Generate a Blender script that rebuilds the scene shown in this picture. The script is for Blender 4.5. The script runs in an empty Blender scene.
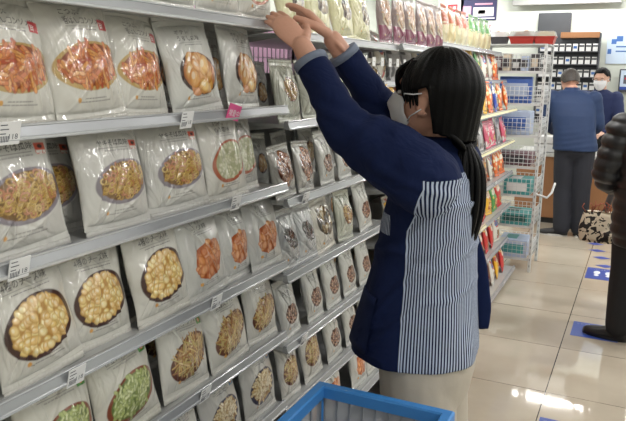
import bpy, math, random
import numpy as np
from mathutils import Vector, Matrix, Euler
R = math.radians
sc = bpy.context.scene
COL = sc.collection
PI = math.pi
sc.view_settings.view_transform = 'Standard'; sc.view_settings.look = 'None'
sc.view_settings.gamma = 1; sc.view_settings.use_curve_mapping = False
sc.view_settings.exposure = 0.0
# ------------------------------------------------------------------ camera
H = 1.5; FPX = 679.3; YAW, PITCH, ROLL = .4472, .1981, .0141
cy, sy, cp, sp, cr, sr = math.cos(YAW), math.sin(YAW), math.cos(PITCH), math.sin(PITCH), math.cos(ROLL), math.sin(ROLL)
FWD = Vector((-sy*cp, cy*cp, -sp)); RT = Vector((cy, sy, 0)); UP = RT.cross(FWD)
R2 = RT*cr + UP*sr; U2 = -RT*sr + UP*cr
CAMP = Vector((0, 0, H))
cam = bpy.data.objects.new('camera', bpy.data.cameras.new('camera')); COL.objects.link(cam)
cam.matrix_world = Matrix(((R2.x, U2.x, -FWD.x, 0), (R2.y, U2.y, -FWD.y, 0), (R2.z, U2.z, -FWD.z, H), (0, 0, 0, 1)))
cam.data.sensor_width = 36; cam.data.lens = FPX/626*36; cam.data.clip_start = .02
sc.camera = cam
def atD(x, y, d): return CAMP + R2*((x-313)/FPX*d) + U2*((210.5-y)/FPX*d) + FWD*d

# ------------------------------------------------------------------ materials
def s2l(c): return tuple((v/12.92 if v <= .04045 else ((v+.055)/1.055)**2.4) for v in c)
MATS = {}
def mat(name, rgb=(200, 200, 200), rough=.5, metal=0., coat=0., bump=0., bscale=40., vary=0., alpha=1., emit=0., trans=0., stretch=(1, 1, 1), spec=.5):
    m = bpy.data.materials.new(name); m.use_nodes = True; nt = m.node_tree; b = nt.nodes['Principled BSDF']
    c = (*s2l([v/255 for v in rgb]), 1)
    b.inputs['Base Color'].default_value = c; b.inputs['Roughness'].default_value = rough
    b.inputs['Metallic'].default_value = metal; b.inputs['Coat Weight'].default_value = coat
    b.inputs['Coat Roughness'].default_value = .08; b.inputs['Alpha'].default_value = alpha
    b.inputs['Transmission Weight'].default_value = trans; b.inputs['Specular IOR Level'].default_value = spec
    if emit: b.inputs['Emission Color'].default_value = c; b.inputs['Emission Strength'].default_value = emit
    if bump or vary:
        tc = nt.nodes.new('ShaderNodeTexCoord'); mp = nt.nodes.new('ShaderNodeMapping'); mp.inputs['Scale'].default_value = stretch
        nz = nt.nodes.new('ShaderNodeTexNoise'); nz.inputs['Scale'].default_value = bscale; nz.inputs['Detail'].default_value = 4
        nt.links.new(tc.outputs['Object'], mp.inputs[0]); nt.links.new(mp.outputs[0], nz.inputs['Vector'])
        if bump:
            bp = nt.nodes.new('ShaderNodeBump'); bp.inputs['Strength'].default_value = bump; bp.inputs['Distance'].default_value = .01
            nt.links.new(nz.outputs[0], bp.inputs['Height']); nt.links.new(bp.outputs[0], b.inputs['Normal'])
        if vary:
            mr = nt.nodes.new('ShaderNodeMapRange'); mr.inputs[3].default_value = 1-vary; mr.inputs[4].default_value = 1+vary
            nt.links.new(nz.outputs[0], mr.inputs[0])
            mx = nt.nodes.new('ShaderNodeVectorMath'); mx.operation = 'SCALE'; mx.inputs[0].default_value = c[:3]
            nt.links.new(mr.outputs[0], mx.inputs['Scale']); nt.links.new(mx.outputs[0], b.inputs['Base Color'])
    MATS[name] = m; return m
mat('white_paint', (205, 206, 206), .4, vary=.03, bscale=8)
mat('shelf_metal', (190, 192, 192), .32, metal=.25, vary=.04, bscale=30)
mat('rail_metal', (160, 163, 168), .3, metal=.3, coat=.2)
mat('rail_lip', (196, 199, 204), .2, metal=.2, coat=.5)
mat('rail_groove', (120, 124, 128), .4, metal=.3)
mat('shelf_back', (120, 120, 118), .6, vary=.05, bscale=12)
mat('chrome', (190, 192, 195), .2, metal=.9)
mat('white_wire', (205, 207, 208), .35, coat=.3)
mat('wall_paint', (206, 211, 203), .8, vary=.02, bscale=3)
mat('ceiling_paint', (215, 215, 212), .9, vary=.02, bscale=5)
mat('tag_paper', (235, 236, 238), .5, coat=.2)
mat('tag_pink', (226, 88, 150), .45)
mat('ink', (84, 88, 100), .6)
mat('white_print', (245, 240, 245), .5)
mat('lamp', (255, 253, 248), .5, emit=6.0)
mat('lamp_body', (225, 225, 225), .5)
mat('skin', (216, 164, 142), .5, bump=.08, bscale=120, vary=.05)
mat('skin_pale', (214, 172, 152), .55, vary=.03, bscale=60)
mat('hair', (6, 6, 8), .4, bump=.25, bscale=70, stretch=(7, 7, .3), spec=.14)
mat('hair_grey', (62, 56, 52), .5, bump=.5, bscale=90)
mat('navy', (19, 32, 70), .85, bump=.35, bscale=16, vary=.12, spec=.2)
mat('navy_jacket', (28, 50, 88), .7, bump=.4, bscale=9, vary=.12)
mat('navy_uniform', (30, 42, 84), .8, bump=.3, bscale=14, vary=.08)
mat('dark_trousers', (34, 36, 46), .8, bump=.4, bscale=12, vary=.15)
mat('puffer', (20, 20, 24), .42, bump=.4, bscale=14, vary=.1)
mat('black_cloth', (20, 20, 24), .8, bump=.3, bscale=14)
mat('chinos', (186, 178, 166), .85, bump=.3, bscale=14, vary=.06)
mat('cuff_grey', (120, 130, 150), .8)
mat('mask_white', (222, 222, 226), .7, bump=.15, bscale=40)
mat('shoe_black', (24, 24, 26), .45); mat('sole_white', (200, 198, 196), .6)
mat('eye_dark', (25, 18, 16), .2)
mat('lips', (170, 95, 88), .5)
mat('crate_blue', (62, 134, 206), .38, vary=.05, bscale=18, bump=.05)
mat('crate_film', (186, 190, 198), .3, alpha=.55, vary=.05, bscale=20)
mat('crate_rib', (150, 156, 166), .35, alpha=.8)
mat('counter_wood', (158, 112, 76), .5, bump=.1, bscale=10, stretch=(8, 8, .8), vary=.12)
mat('counter_top', (215, 216, 214), .3)
mat('box_white', (222, 222, 222), .6)
mat('dark_panel', (74, 76, 80), .35, vary=.2, bscale=6)
mat('grey_sign', (165, 165, 163), .5)
mat('rack_dark', (70, 72, 78), .5)
mat('poster_white', (228, 226, 232), .6); mat('poster_purple', (96, 70, 128), .6); mat('poster_navy', (48, 48, 88), .6)
mat('poster_pink', (216, 150, 170), .6); mat('red', (190, 40, 52), .5); mat('poster_blue', (70, 110, 175), .6)
mat('pale_blue', (196, 212, 232), .6); mat('pink_sheet', (226, 178, 214), .6)
mat('screen', (120, 130, 190), .3, emit=.25)
mat('sticker_blue', (44, 74, 160), .4, coat=.2); mat('sticker_white', (220, 224, 235), .4)
mat('teal_box', (70, 150, 150), .5, vary=.1); mat('teal_dark', (30, 88, 84), .5)
mat('blue_pack', (72, 104, 176), .4, vary=.25, bscale=25); mat('pale_pack', (176, 190, 216), .4, vary=.2, bscale=30)
mat('dark_goods', (70, 66, 70), .6, vary=.4, bscale=50); mat('wine_goods', (110, 80, 88), .6, vary=.3, bscale=50)
mat('red_tray', (172, 52, 44), .4, vary=.2, bscale=30); mat('food_brown', (150, 96, 58), .5, vary=.4, bscale=60)
mat('gold_film', (214, 190, 120), .3, vary=.25, bscale=40); mat('clear_lid', (190, 190, 190), .15, alpha=.45)
mat('straw', (214, 200, 180), .7, vary=.15, bscale=30); mat('grey_strap', (92, 94, 96), .5)
mat('twig', (150, 80, 60), .7); mat('rubber', (40, 40, 42), .6)
mat('leopard_dark', (30, 26, 26), .7)
mat('shelf_dark', (96, 96, 98), .6)
mat('yellow_rail', (226, 220, 176), .4)
mat('green_leaf', (86, 150, 84), .5, vary=.3, bscale=60)
# printed film: colour comes from the artwork painted on the pack (colour attribute), gloss from the film
def film(name, rough, bumpk):
    m = bpy.data.materials.new(name); m.use_nodes = True; nt = m.node_tree; b = nt.nodes['Principled BSDF']
    at = nt.nodes.new('ShaderNodeAttribute'); at.attribute_name = 'print'
    nt.links.new(at.outputs['Color'], b.inputs['Base Color'])
    b.inputs['Roughness'].default_value = rough; b.inputs['Coat Weight'].default_value = 1.; b.inputs['Coat Roughness'].default_value = .03
    tc = nt.nodes.new('ShaderNodeTexCoord'); mp = nt.nodes.new('ShaderNodeMapping'); mp.inputs['Scale'].default_value = (1, 1, .45)
    oi = nt.nodes.new('ShaderNodeObjectInfo'); ad = nt.nodes.new('ShaderNodeVectorMath'); ad.operation = 'ADD'
    sc_ = nt.nodes.new('ShaderNodeMath'); sc_.operation = 'MULTIPLY'; sc_.inputs[1].default_value = 37
    nt.links.new(oi.outputs['Random'], sc_.inputs[0]); nt.links.new(tc.outputs['Object'], ad.inputs[0]); nt.links.new(sc_.outputs[0], ad.inputs[1])
    nz = nt.nodes.new('ShaderNodeTexNoise'); nz.inputs['Scale'].default_value = 20; nz.inputs['Detail'].default_value = 2; nz.inputs['Distortion'].default_value = 1.6
    nt.links.new(ad.outputs[0], mp.inputs[0]); nt.links.new(mp.outputs[0], nz.inputs['Vector'])
    bp = nt.nodes.new('ShaderNodeBump'); bp.inputs['Strength'].default_value = bumpk; bp.inputs['Distance'].default_value = .012
    nt.links.new(nz.outputs[0], bp.inputs['Height']); nt.links.new(bp.outputs[0], b.inputs['Normal']); nt.links.new(bp.outputs[0], b.inputs['Coat Normal'])
    MATS[name] = m
film('film', .34, .6); film('film_clear', .2, .9)
m_ = MATS['pink_sheet']; n_ = m_.node_tree; tb = n_.nodes.new('ShaderNodeBsdfTranslucent'); tb.inputs[0].default_value = (.9, .74, .86, 1); ms = n_.nodes.new('ShaderNodeMixShader'); ms.inputs[0].default_value = .7
n_.links.new(n_.nodes['Principled BSDF'].outputs[0], ms.inputs[1]); n_.links.new(tb.outputs[0], ms.inputs[2]); n_.links.new(ms.outputs[0], n_.nodes['Material Output'].inputs[0])

# ------------------------------------------------------------------ mesh building
class MB:
    def __init__(s): s.v = []; s.f = []; s.mi = []; s.mats = []; s.m = None; s.sm = []
    def use(s, n):
        if n not in s.mats: s.mats.append(n)
        s.m = s.mats.index(n); return s
    def add(s, vs, fs, smooth=False):
        o = len(s.v); s.v += [tuple(p) for p in vs]; s.f += [tuple(i+o for i in f) for f in fs]
        s.mi += [s.m or 0]*len(fs); s.sm += [smooth]*len(fs); return s
    def box(s, x0, x1, y0, y1, z0, z1, bev=0., rot=None):
        c = Vector(((x0+x1)/2, (y0+y1)/2, (z0+z1)/2)); h = Vector((abs(x1-x0)/2, abs(y1-y0)/2, abs(z1-z0)/2))
        b = min(bev, min(h)*.9)
        if b <= 0:
            vs = [(sx*h.x, sy*h.y, sz*h.z) for sx in (-1, 1) for sy in (-1, 1) for sz in (-1, 1)]
            fs = [(0, 1, 3, 2), (4, 6, 7, 5), (0, 4, 5, 1), (2, 3, 7, 6), (0, 2, 6, 4), (1, 5, 7, 3)]
        else:
            vs = []; idx = {}
            for sx in (-1, 1):
                for sy in (-1, 1):
                    for sz in (-1, 1):
                        for a in range(3):
                            p = [sx*(h.x-b), sy*(h.y-b), sz*(h.z-b)]; p[a] = (sx, sy, sz)[a]*h[a]
                            idx[(sx, sy, sz, a)] = len(vs); vs.append(tuple(p))
            fs = []
            def q(*k): fs.append(tuple(idx[i] for i in k))
            for t in (-1, 1):
                for a in range(3):
                    o = [(-1, -1), (1, -1), (1, 1), (-1, 1)]; ks = []
                    for u, w in o:
                        k = [0, 0, 0]; k[a] = t; k[(a+1) % 3] = u; k[(a+2) % 3] = w; ks.append((*k, a))
                    q(*(ks if t > 0 else ks[::-1]))
            for a in range(3):
                b1, b2 = (a+1) % 3, (a+2) % 3
                for u in (-1, 1):
                    for w in (-1, 1):
                        k0 = [0, 0, 0]; k0[a] = -1; k0[b1] = u; k0[b2] = w; k1 = list(k0); k1[a] = 1
                        ks = [(*k0, b1), (*k1, b1), (*k1, b2), (*k0, b2)]
                        q(*(ks if u*w < 0 else ks[::-1]))
            for k in [(x, y, z) for x in (-1, 1) for y in (-1, 1) for z in (-1, 1)]:
                ks = [(*k, 0), (*k, 1), (*k, 2)]; q(*(ks if k[0]*k[1]*k[2] > 0 else ks[::-1]))
        if rot: vs = [rot @ Vector(v) for v in vs]
        return s.add([Vector(v)+c for v in vs], fs)
    def loft(s, rings, cap=True, smooth=True, closed=True):
        n = len(rings[0]); vs = [p for r in rings for p in r]; fs = []
        for i in range(len(rings)-1):
            for j in range(n if closed else n-1):
                k = (j+1) % n; fs.append((i*n+j, i*n+k, (i+1)*n+k, (i+1)*n+j))
        if cap: fs.append(tuple(range(n))[::-1]); fs.append(tuple((len(rings)-1)*n+j for j in range(n)))
        return s.add(vs, fs, smooth)
    def tube(s, pts, rad, n=8, flat=1., up=None, round_=False):
        pts = [Vector(p) for p in pts]
        if isinstance(rad, (int, float)): rad = [rad]*len(pts)
        rad = list(rad); up = Vector(up) if up else None
        if round_:
            d0 = (pts[0]-pts[1]).normalized(); d1 = (pts[-1]-pts[-2]).normalized(); a, b = rad[0], rad[-1]; p0, p1 = pts[0], pts[-1]
            pts = [p0+d0*a*k for k in (.98, .85, .5)] + pts + [p1+d1*b*k for k in (.5, .85, .98)]
            rad = [a*k for k in (.2, .53, .87)] + rad + [b*k for k in (.87, .53, .2)]
        rings = []; prev = None
        for i, p in enumerate(pts):
            t = (pts[min(i+1, len(pts)-1)]-pts[max(i-1, 0)]).normalized()
            ref = up if up else (prev if prev is not None else (Vector((0, 0, 1)) if abs(t.z) < .9 else Vector((1, 0, 0))))
            u = ref - t*ref.dot(t)
            if u.length < 1e-6: u = Vector((1, 0, 0)) - t*t.x
            u.normalize(); w = t.cross(u); prev = u
            rings.append([p + u*(math.cos(a)*rad[i]*flat) + w*(math.sin(a)*rad[i]) for a in [2*PI*j/n for j in range(n)]])
        return s.loft(rings)
    def ell(s, c, r, n=20, m=12, rot=None):
        c = Vector(c); rings = []
        for i in range(1, m):
            ph = PI*i/m
            ring = [Vector((r[0]*math.sin(ph)*math.cos(2*PI*j/n), r[1]*math.sin(ph)*math.sin(2*PI*j/n), -r[2]*math.cos(ph))) for j in range(n)]
            rings.append([(rot @ p if rot else p)+c for p in ring])
        return s.loft(rings)
    def mesh(s, name, mats=None):
        me = bpy.data.meshes.new(name); me.from_pydata(s.v, [], s.f)
        for n in (mats or s.mats): me.materials.append(MATS[n])
        me.polygons.foreach_set('material_index', s.mi); me.polygons.foreach_set('use_smooth', s.sm); me.update(); return me
    def build(s, name, parent=None, loc=None):
        if not s.mats: s.use('white_paint')
        o = bpy.data.objects.new(name, s.mesh(name)); COL.objects.link(o)
        if parent: o.parent = parent
        if loc is not None: o.location = loc
        return o
def link(name, me, parent=None, loc=None, rot=None):
    o = bpy.data.objects.new(name, me); COL.objects.link(o)
    if parent: o.parent = parent
    if loc is not None: o.location = loc
    if rot is not None: o.rotation_euler = rot
    return o
def empty(name, loc=(0, 0, 0), rot=(0, 0, 0)):
    o = bpy.data.objects.new(name, None); COL.objects.link(o); o.location = loc; o.rotation_euler = rot; o.empty_display_size = .05; return o
def tag(o, label, cat, group=None, kind=None):
    o['label'] = label; o['category'] = cat
    if group: o['group'] = group
    if kind: o['kind'] = kind
    return o
def struct(o): o['kind'] = 'structure'; return o
def copy_tree(o, parent=None):
    c = o.copy(); COL.objects.link(c)
    if parent: c.parent = parent
    for ch in list(o.children): copy_tree(ch, c)
    return c
def fuse(mb, voxel, smooth=4, extra=None):
    """one continuous skin out of overlapping volumes"""
    me = mb.mesh('tmp'); o = bpy.data.objects.new('tmp', me); COL.objects.link(o)
    r = o.modifiers.new('r', 'REMESH'); r.mode = 'VOXEL'; r.voxel_size = voxel; r.use_smooth_shade = True
    if smooth: s = o.modifiers.new('s', 'SMOOTH'); s.iterations = smooth; s.factor = .5
    bpy.context.view_layer.update()
    out = bpy.data.meshes.new_from_object(o.evaluated_get(bpy.context.evaluated_depsgraph_get()))
    bpy.data.objects.remove(o); bpy.data.meshes.remove(me)
    return out
def arr(me):
    a = np.empty(len(me.vertices)*3, dtype=np.float32); me.vertices.foreach_get('co', a); return a.reshape(-1, 3)
def setmat(me, name):
    me.materials.clear(); me.materials.append(MATS[name])
    me.polygons.foreach_set('material_index', [0]*len(me.polygons)); me.polygons.foreach_set('use_smooth', [True]*len(me.polygons)); return me
def attr(me, name, rgb):
    a = me.color_attributes.new(name, 'FLOAT_COLOR', 'POINT'); d = np.ones((len(me.vertices), 4), np.float32); d[:, :3] = rgb; a.data.foreach_set('color', d.ravel())

# ------------------------------------------------------------------ lettering and artwork
TXT = {}
def text_tris(s):
    if s in TXT: return TXT[s]
    c = bpy.data.curves.new('t', 'FONT'); c.body = s; c.resolution_u = 2
    o = bpy.data.objects.new('t', c); COL.objects.link(o); bpy.context.view_layer.update()
    me = bpy.data.meshes.new_from_object(o.evaluated_get(bpy.context.evaluated_depsgraph_get())); me.calc_loop_triangles()
    co = arr(me)[:, :2] if len(me.vertices) else np.zeros((0, 2)); tri = [tuple(t.vertices) for t in me.loop_triangles]
    if len(co): co = co - co.min(0); co = co/max(co[:, 1].max(), 1e-6)
    bpy.data.objects.remove(o); TXT[s] = (co, tri, co[:, 0].max() if len(co) else 1); return TXT[s]
class Pic:
    def __init__(s, w, h, n, bg):        # size in metres, n samples across
        s.w, s.h = w, h; s.nx = n; s.ny = max(8, int(round(n*h/w/4))*4); s.k = n/w
        s.X, s.Y = np.meshgrid(np.linspace(0, w, s.nx+1), np.linspace(0, h, s.ny+1)); s.c = np.empty(s.X.shape+(3,)); s.c[:] = bg
    def win(s, x, y, r):
        i0 = max(0, int((x-r)*s.nx/s.w)); i1 = min(s.nx+1, int((x+r)*s.nx/s.w)+2); j0 = max(0, int((y-r)*s.ny/s.h)); j1 = min(s.ny+1, int((y+r)*s.ny/s.h)+2)
        return slice(j0, j1), slice(i0, i1)
    def ell(s, x, y, rx, ry, rot, col, edge=None, a=1.):
        w = s.win(x, y, max(rx, ry)*1.05); dx = s.X[w]-x; dy = s.Y[w]-y; c, n = math.cos(rot), math.sin(rot)
        q = np.sqrt(((dx*c+dy*n)/rx)**2 + ((-dx*n+dy*c)/ry)**2); m = np.clip((1-q)*min(rx, ry)*s.k+.5, 0, 1)*a
        colr = np.array(col, float)*np.ones(q.shape+(1,))
        if edge is not None: e = np.clip((q-.55)/.45, 0, 1)[..., None]; colr = colr*(1-e)+np.array(edge)*e
        s.c[w] = s.c[w]*(1-m[..., None]) + colr*m[..., None]
    def stroke(s, pts, r, col, edge=None):
        for (x0, y0), (x1, y1) in zip(pts[:-1], pts[1:]):
            w = s.win((x0+x1)/2, (y0+y1)/2, math.hypot(x1-x0, y1-y0)/2+r*1.3); X, Y = s.X[w], s.Y[w]
            L = (x1-x0)**2+(y1-y0)**2+1e-12; t = np.clip(((X-x0)*(x1-x0)+(Y-y0)*(y1-y0))/L, 0, 1)
            d = np.hypot(X-x0-t*(x1-x0), Y-y0-t*(y1-y0))
            if edge is not None:
                m = np.clip((r*1.35-d)*s.k+.5, 0, 1)[..., None]*.6; s.c[w] = s.c[w]*(1-m)+np.array(edge)*m
            m = np.clip((r-d)*s.k+.5, 0, 1)[..., None]; s.c[w] = s.c[w]*(1-m)+np.array(col)*m
    def rect(s, x0, x1, y0, y1, col):
        m = (np.clip((s.X-x0)*s.k+.5, 0, 1)*np.clip((x1-s.X)*s.k+.5, 0, 1)*np.clip((s.Y-y0)*s.k+.5, 0, 1)*np.clip((y1-s.Y)*s.k+.5, 0, 1))[..., None]
        s.c = s.c*(1-m)+np.array(col)*m
    def text(s, t, x, y, size, col, width=None):
        co, tri, tw = text_tris(t)
        if not len(co): return
        sx = size if width is None else width/tw; P = co*[sx, size]+[x, y]; m = np.zeros(s.X.shape)
        for ov in ((0, 0), (.3, 0), (0, .3)):
            for a, b, c in tri:
                A, B, C = P[a], P[b], P[c]; x0, x1 = min(A[0], B[0], C[0]), max(A[0], B[0], C[0]); y0, y1 = min(A[1], B[1], C[1]), max(A[1], B[1], C[1])
                i0 = max(0, int(x0*s.nx/s.w)); i1 = min(s.nx+1, int(x1*s.nx/s.w)+2); j0 = max(0, int(y0*s.ny/s.h)); j1 = min(s.ny+1, int(y1*s.ny/s.h)+2)
                if i1 <= i0 or j1 <= j0: continue
                X = s.X[j0:j1, i0:i1]+ov[0]/s.k; Y = s.Y[j0:j1, i0:i1]+ov[1]/s.k
                def e(p, q): return (q[0]-p[0])*(Y-p[1])-(q[1]-p[1])*(X-p[0])
                u, v, w = e(A, B), e(B, C), e(C, A)
                ins = ((u >= 0) & (v >= 0) & (w >= 0)) | ((u <= 0) & (v <= 0) & (w <= 0))
                m[j0:j1, i0:i1] = np.maximum(m[j0:j1, i0:i1], ins*.8)
        s.c = s.c*(1-m[..., None])+np.array(col)*m[..., None]
    def lines(s, rng, x0, x1, y, col, r=.0007):
        x = x0
        while x < x1:
            w = rng.uniform(.002, .007); s.stroke([(x, y), (min(x+w, x1), y)], r, col); x += w+rng.uniform(.0012, .003)
def c8(*c): return tuple(s2l([v/255 for v in c]))
def mixc(a, b, t): return tuple(x*(1-t)+y*t for x, y in zip(a, b))
FOODS = {  # piece kind, colours, bowl colour
 'puff': ('stick', [(214, 128, 56), (198, 100, 44), (224, 154, 78), (180, 76, 46), (208, 116, 50)], (206, 172, 104), (132, 60, 26)),
 'chip': ('chip', [(232, 180, 84), (240, 198, 110), (222, 160, 66), (214, 140, 70)], (62, 30, 22), (176, 104, 40)),
 'noodle': ('curl', [(212, 178, 96), (226, 196, 118), (192, 152, 76), (206, 168, 84), (202, 130, 96)], (150, 142, 152), (122, 88, 40)),
 'cracker': ('bean', [(226, 224, 198), (216, 216, 182), (234, 230, 210), (206, 206, 166)], (192, 104, 72), (182, 184, 148)),
 'shell': ('shell', [(240, 214, 130), (246, 224, 150), (232, 198, 108), (240, 206, 140), (236, 196, 112)], (70, 34, 26), (184, 136, 60)),
 'spicy': ('chipsmall', [(226, 142, 58), (210, 118, 42), (234, 162, 78), (218, 130, 56)], None, (170, 82, 28)),
 'edamame': ('worm', [(166, 178, 106), (182, 192, 124), (148, 162, 90)], (142, 74, 46), (98, 114, 58)),
 'stick': ('thin', [(206, 172, 108), (222, 192, 130), (180, 134, 76), (196, 180, 108), (164, 112, 64)], (104, 54, 36), (110, 72, 40)),
 'nuts': ('bean', [(160, 104, 66), (186, 132, 86), (120, 70, 48), (150, 80, 52)], None, (76, 42, 30)),
 'cream': ('worm', [(226, 206, 160), (214, 186, 130), (236, 220, 180)], (54, 56, 88), (150, 112, 66)),
 'pretzel': ('bigcurl', [(150, 88, 50), (168, 104, 62), (132, 72, 42)], None, (84, 42, 26)),
 'bean': ('chipsmall', [(70, 52, 66), (92, 70, 84), (56, 42, 52)], None, (36, 26, 34)),
 'choco': ('chip', [(84, 56, 36), (150, 120, 60), (62, 40, 28)], None, (44, 28, 20)),
 'cereal': ('thin', [(196, 138, 84), (168, 108, 64), (210, 160, 104)], (230, 214, 190), (110, 66, 40)),
}
def food(p, kind, cx, cy, rx, ry, rot, rng, n=None):
    k, cols, bowl, edge = FOODS[kind]; cols = [c8(*c) for c in cols]; edge = c8(*edge)
    if bowl: p.ell(cx, cy-.03*ry, rx*1.13, ry*1.13, rot, c8(*bowl), edge=mixc(c8(*bowl), (0, 0, 0), .25))
    p.ell(cx, cy, rx*.97, ry*.97, rot, edge)
    cnt = n or {'stick': 130, 'chip': 22, 'curl': 170, 'bean': 90, 'shell': 120, 'chipsmall': 60, 'worm': 80, 'thin': 150, 'bigcurl': 14}[k]
    s = (rx+ry)/2
    for i in range(cnt):
        a = rng.uniform(0, 2*PI); q = math.sqrt(rng.random())*(.9 if k != 'chip' else .72); x0, y0 = q*rx*math.cos(a), q*ry*math.sin(a)
        x = cx+x0*math.cos(rot)-y0*math.sin(rot); y = cy+x0*math.sin(rot)+y0*math.cos(rot)
        c = rng.choice(cols); c = mixc(c, (1, .95, .85) if rng.random() < .5 else (0, 0, 0), rng.random()*.18); b = rng.uniform(0, PI)
        if k == 'stick':
            L = s*.2; r = s*.055; m = rng.uniform(-.5, .5)
            p.stroke([(x-L*math.cos(b), y-L*math.sin(b)), (x, y), (x+L*math.cos(b+m), y+L*math.sin(b+m))], r, c, edge)
            p.stroke([(x-L*.5*math.cos(b), y-L*.5*math.sin(b)+r*.3), (x, y+r*.3)], r*.35, mixc(c, (1, .8, .45), .3))
        elif k == 'thin':
            L = s*.3; p.stroke([(x-L*math.cos(b), y-L*math.sin(b)), (x+L*math.cos(b), y+L*math.sin(b))], s*.03, c, edge)
        elif k in ('worm',):
            L = s*.2; cb, sb = math.cos(b*.8-.6), math.sin(b*.8-.6); W_ = [(x+u_*L*cb-v_*s*sb, y+u_*L*sb+v_*s*cb) for u_, v_ in ((-1, .03), (-.3, .06), (.4, -.04), (1, .02))]; p.stroke(W_, s*.06, c, edge)
            p.stroke(W_[1:3], s*.02, mixc(c, (1, 1, .8), .4))
        elif k == 'curl':
            r = s*rng.uniform(.07, .15); a0 = rng.uniform(0, 6); pts = [(x+r*math.cos(a0+t), y+r*.75*math.sin(a0+t)) for t in np.linspace(0, 4.6, 9)]
            p.stroke(pts, s*.022, c, edge)
        elif k == 'bigcurl':
            r = s*.26; a0 = rng.uniform(0, 6); pts = [(x+r*math.cos(a0+t), y+r*.8*math.sin(a0+t)) for t in np.linspace(0, 5.4, 12)]
            p.stroke(pts, s*.1, c, edge); p.stroke(pts[2:7], s*.03, mixc(c, (1, .8, .6), .35))
        elif k in ('bean', 'chipsmall', 'shell', 'chip'):
            r = s*{'bean': .1, 'chipsmall': .2, 'shell': .135, 'chip': .42}[k]*rng.uniform(.8, 1.2)
            p.ell(x, y, r*1.08, r*(.75 if k != 'shell' else .85)*1.1, b, mixc(edge, c, .3)); p.ell(x, y, r, r*(.68 if k != 'shell' else .8), b, mixc(c, (1, 1, 1), .08), edge=mixc(c, edge, .5))
            if k in ('shell', 'chip'): p.ell(x-r*.25, y+r*.2, r*.4, r*.25, b, mixc(c, (1, .97, .85), .5))
INK = c8(64, 62, 64)
def bag_mesh(name, p, T, seed, mname='film', seal=(.05, .065), pinch=.05, fold=1.):
    """pillow pack: front grid carries the artwork, back grid is plain; seams left and right, flat seals top and bottom"""
    rng = np.random.RandomState(seed); nx, ny = p.nx, p.ny
    u = p.X/p.w*2-1; v = p.Y/p.h
    half = p.w/2*(1-pinch*np.sin(PI*np.clip(v, 0, 1))**.8)
    x = u*half + .0015*np.sin(v*9+seed)
    vv = np.clip((v-seal[0])/(1-seal[0]-seal[1]), 0, 1)
    prof = (np.sin(PI*vv)**.55)*(1-.22*(vv-.35)); th = T/2*prof*np.clip(1-np.abs(u)**2.6, 0, 1)**.62
    w = np.zeros_like(u); env = prof*np.clip(1-np.abs(u)**6, 0, 1)
    for k in range(9):   # pulled creases running in from the corners and seals
        cx = rng.choice([-1, 1])*rng.uniform(.3, 1); cyy = rng.choice([0, 1]); ang = math.atan2(.5-cyy, -cx*.6)+rng.uniform(-.5, .5)
        dx = (u-cx)*p.w/2; dy = (v-cyy)*p.h; al = dx*math.cos(ang)+dy*math.sin(ang); pe = -dx*math.sin(ang)+dy*math.cos(ang)
        ww = .0022+.02*np.abs(al); w += rng.uniform(-1, 1)*.0105*np.exp(-(pe/ww)**2)*np.exp(-np.maximum(al, 0)/.07)*(al > 0)
    for k in range(7):
        a = rng.uniform(0, PI); fx, fy = math.cos(a)*rng.uniform(18, 55), math.sin(a)*rng.uniform(18, 50)
        w += .0009*np.sin(p.X*fx*2+p.Y*fy*2+rng.uniform(0, 6))*rng.uniform(.4, 1.3)
    yf = -(th+w*env*fold) - .0006; yb = th + .0006
    z = p.Y - .004*np.abs(u)**2*np.cos(PI*v)*(-1)
    lean = 0*v
    F = np.stack([x, yf, z], -1).reshape(-1, 3)
    s4 = 4; B = np.stack([x, yb, z], -1)[::s4, ::s4]; by, bx = B.shape[:2]; B = B.reshape(-1, 3)
    N = (nx+1); ii = (np.arange(ny)[:, None]*N+np.arange(nx)[None]).ravel(); fF = np.stack([ii, ii+1, ii+N+1, ii+N], -1)
    jj = (np.arange(by-1)[:, None]*bx+np.arange(bx-1)[None]).ravel()+len(F); fB = np.stack([jj, jj+bx, jj+bx+1, jj+1], -1)
    V = np.concatenate([F, B]); Fa = np.concatenate([fF, fB])
    rim = []  # stitch the borders
    def fi(j, i): return j*N+i
    def bi(j, i): return len(F)+j*bx+i
    for i in range(bx-1):
        rim.append([bi(0, i), bi(0, i+1)] + [fi(0, s4*i+k) for k in range(s4, -1, -1)])
        rim.append([bi(by-1, i+1), bi(by-1, i)] + [fi(ny, s4*i+k) for k in range(0, s4+1)])
    for j in range(by-1):
        rim.append([bi(j+1, 0), bi(j, 0)] + [fi(s4*j+k, 0) for k in range(0, s4+1)])
        rim.append([bi(j, bx-1), bi(j+1, bx-1)] + [fi(s4*j+k, nx) for k in range(s4, -1, -1)])
    me = bpy.data.meshes.new(name); me.from_pydata(V.tolist(), [], Fa.tolist()+rim); me.materials.append(MATS[mname])
    me.polygons.foreach_set('use_smooth', [True]*len(me.polygons))
    bg = p.c[2, 2] if p.back is None else p.back
    attr(me, 'print', np.concatenate([p.c.reshape(-1, 3), np.tile(bg, (len(B), 1))])); me.update(); return me
Pic.back = None
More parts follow.
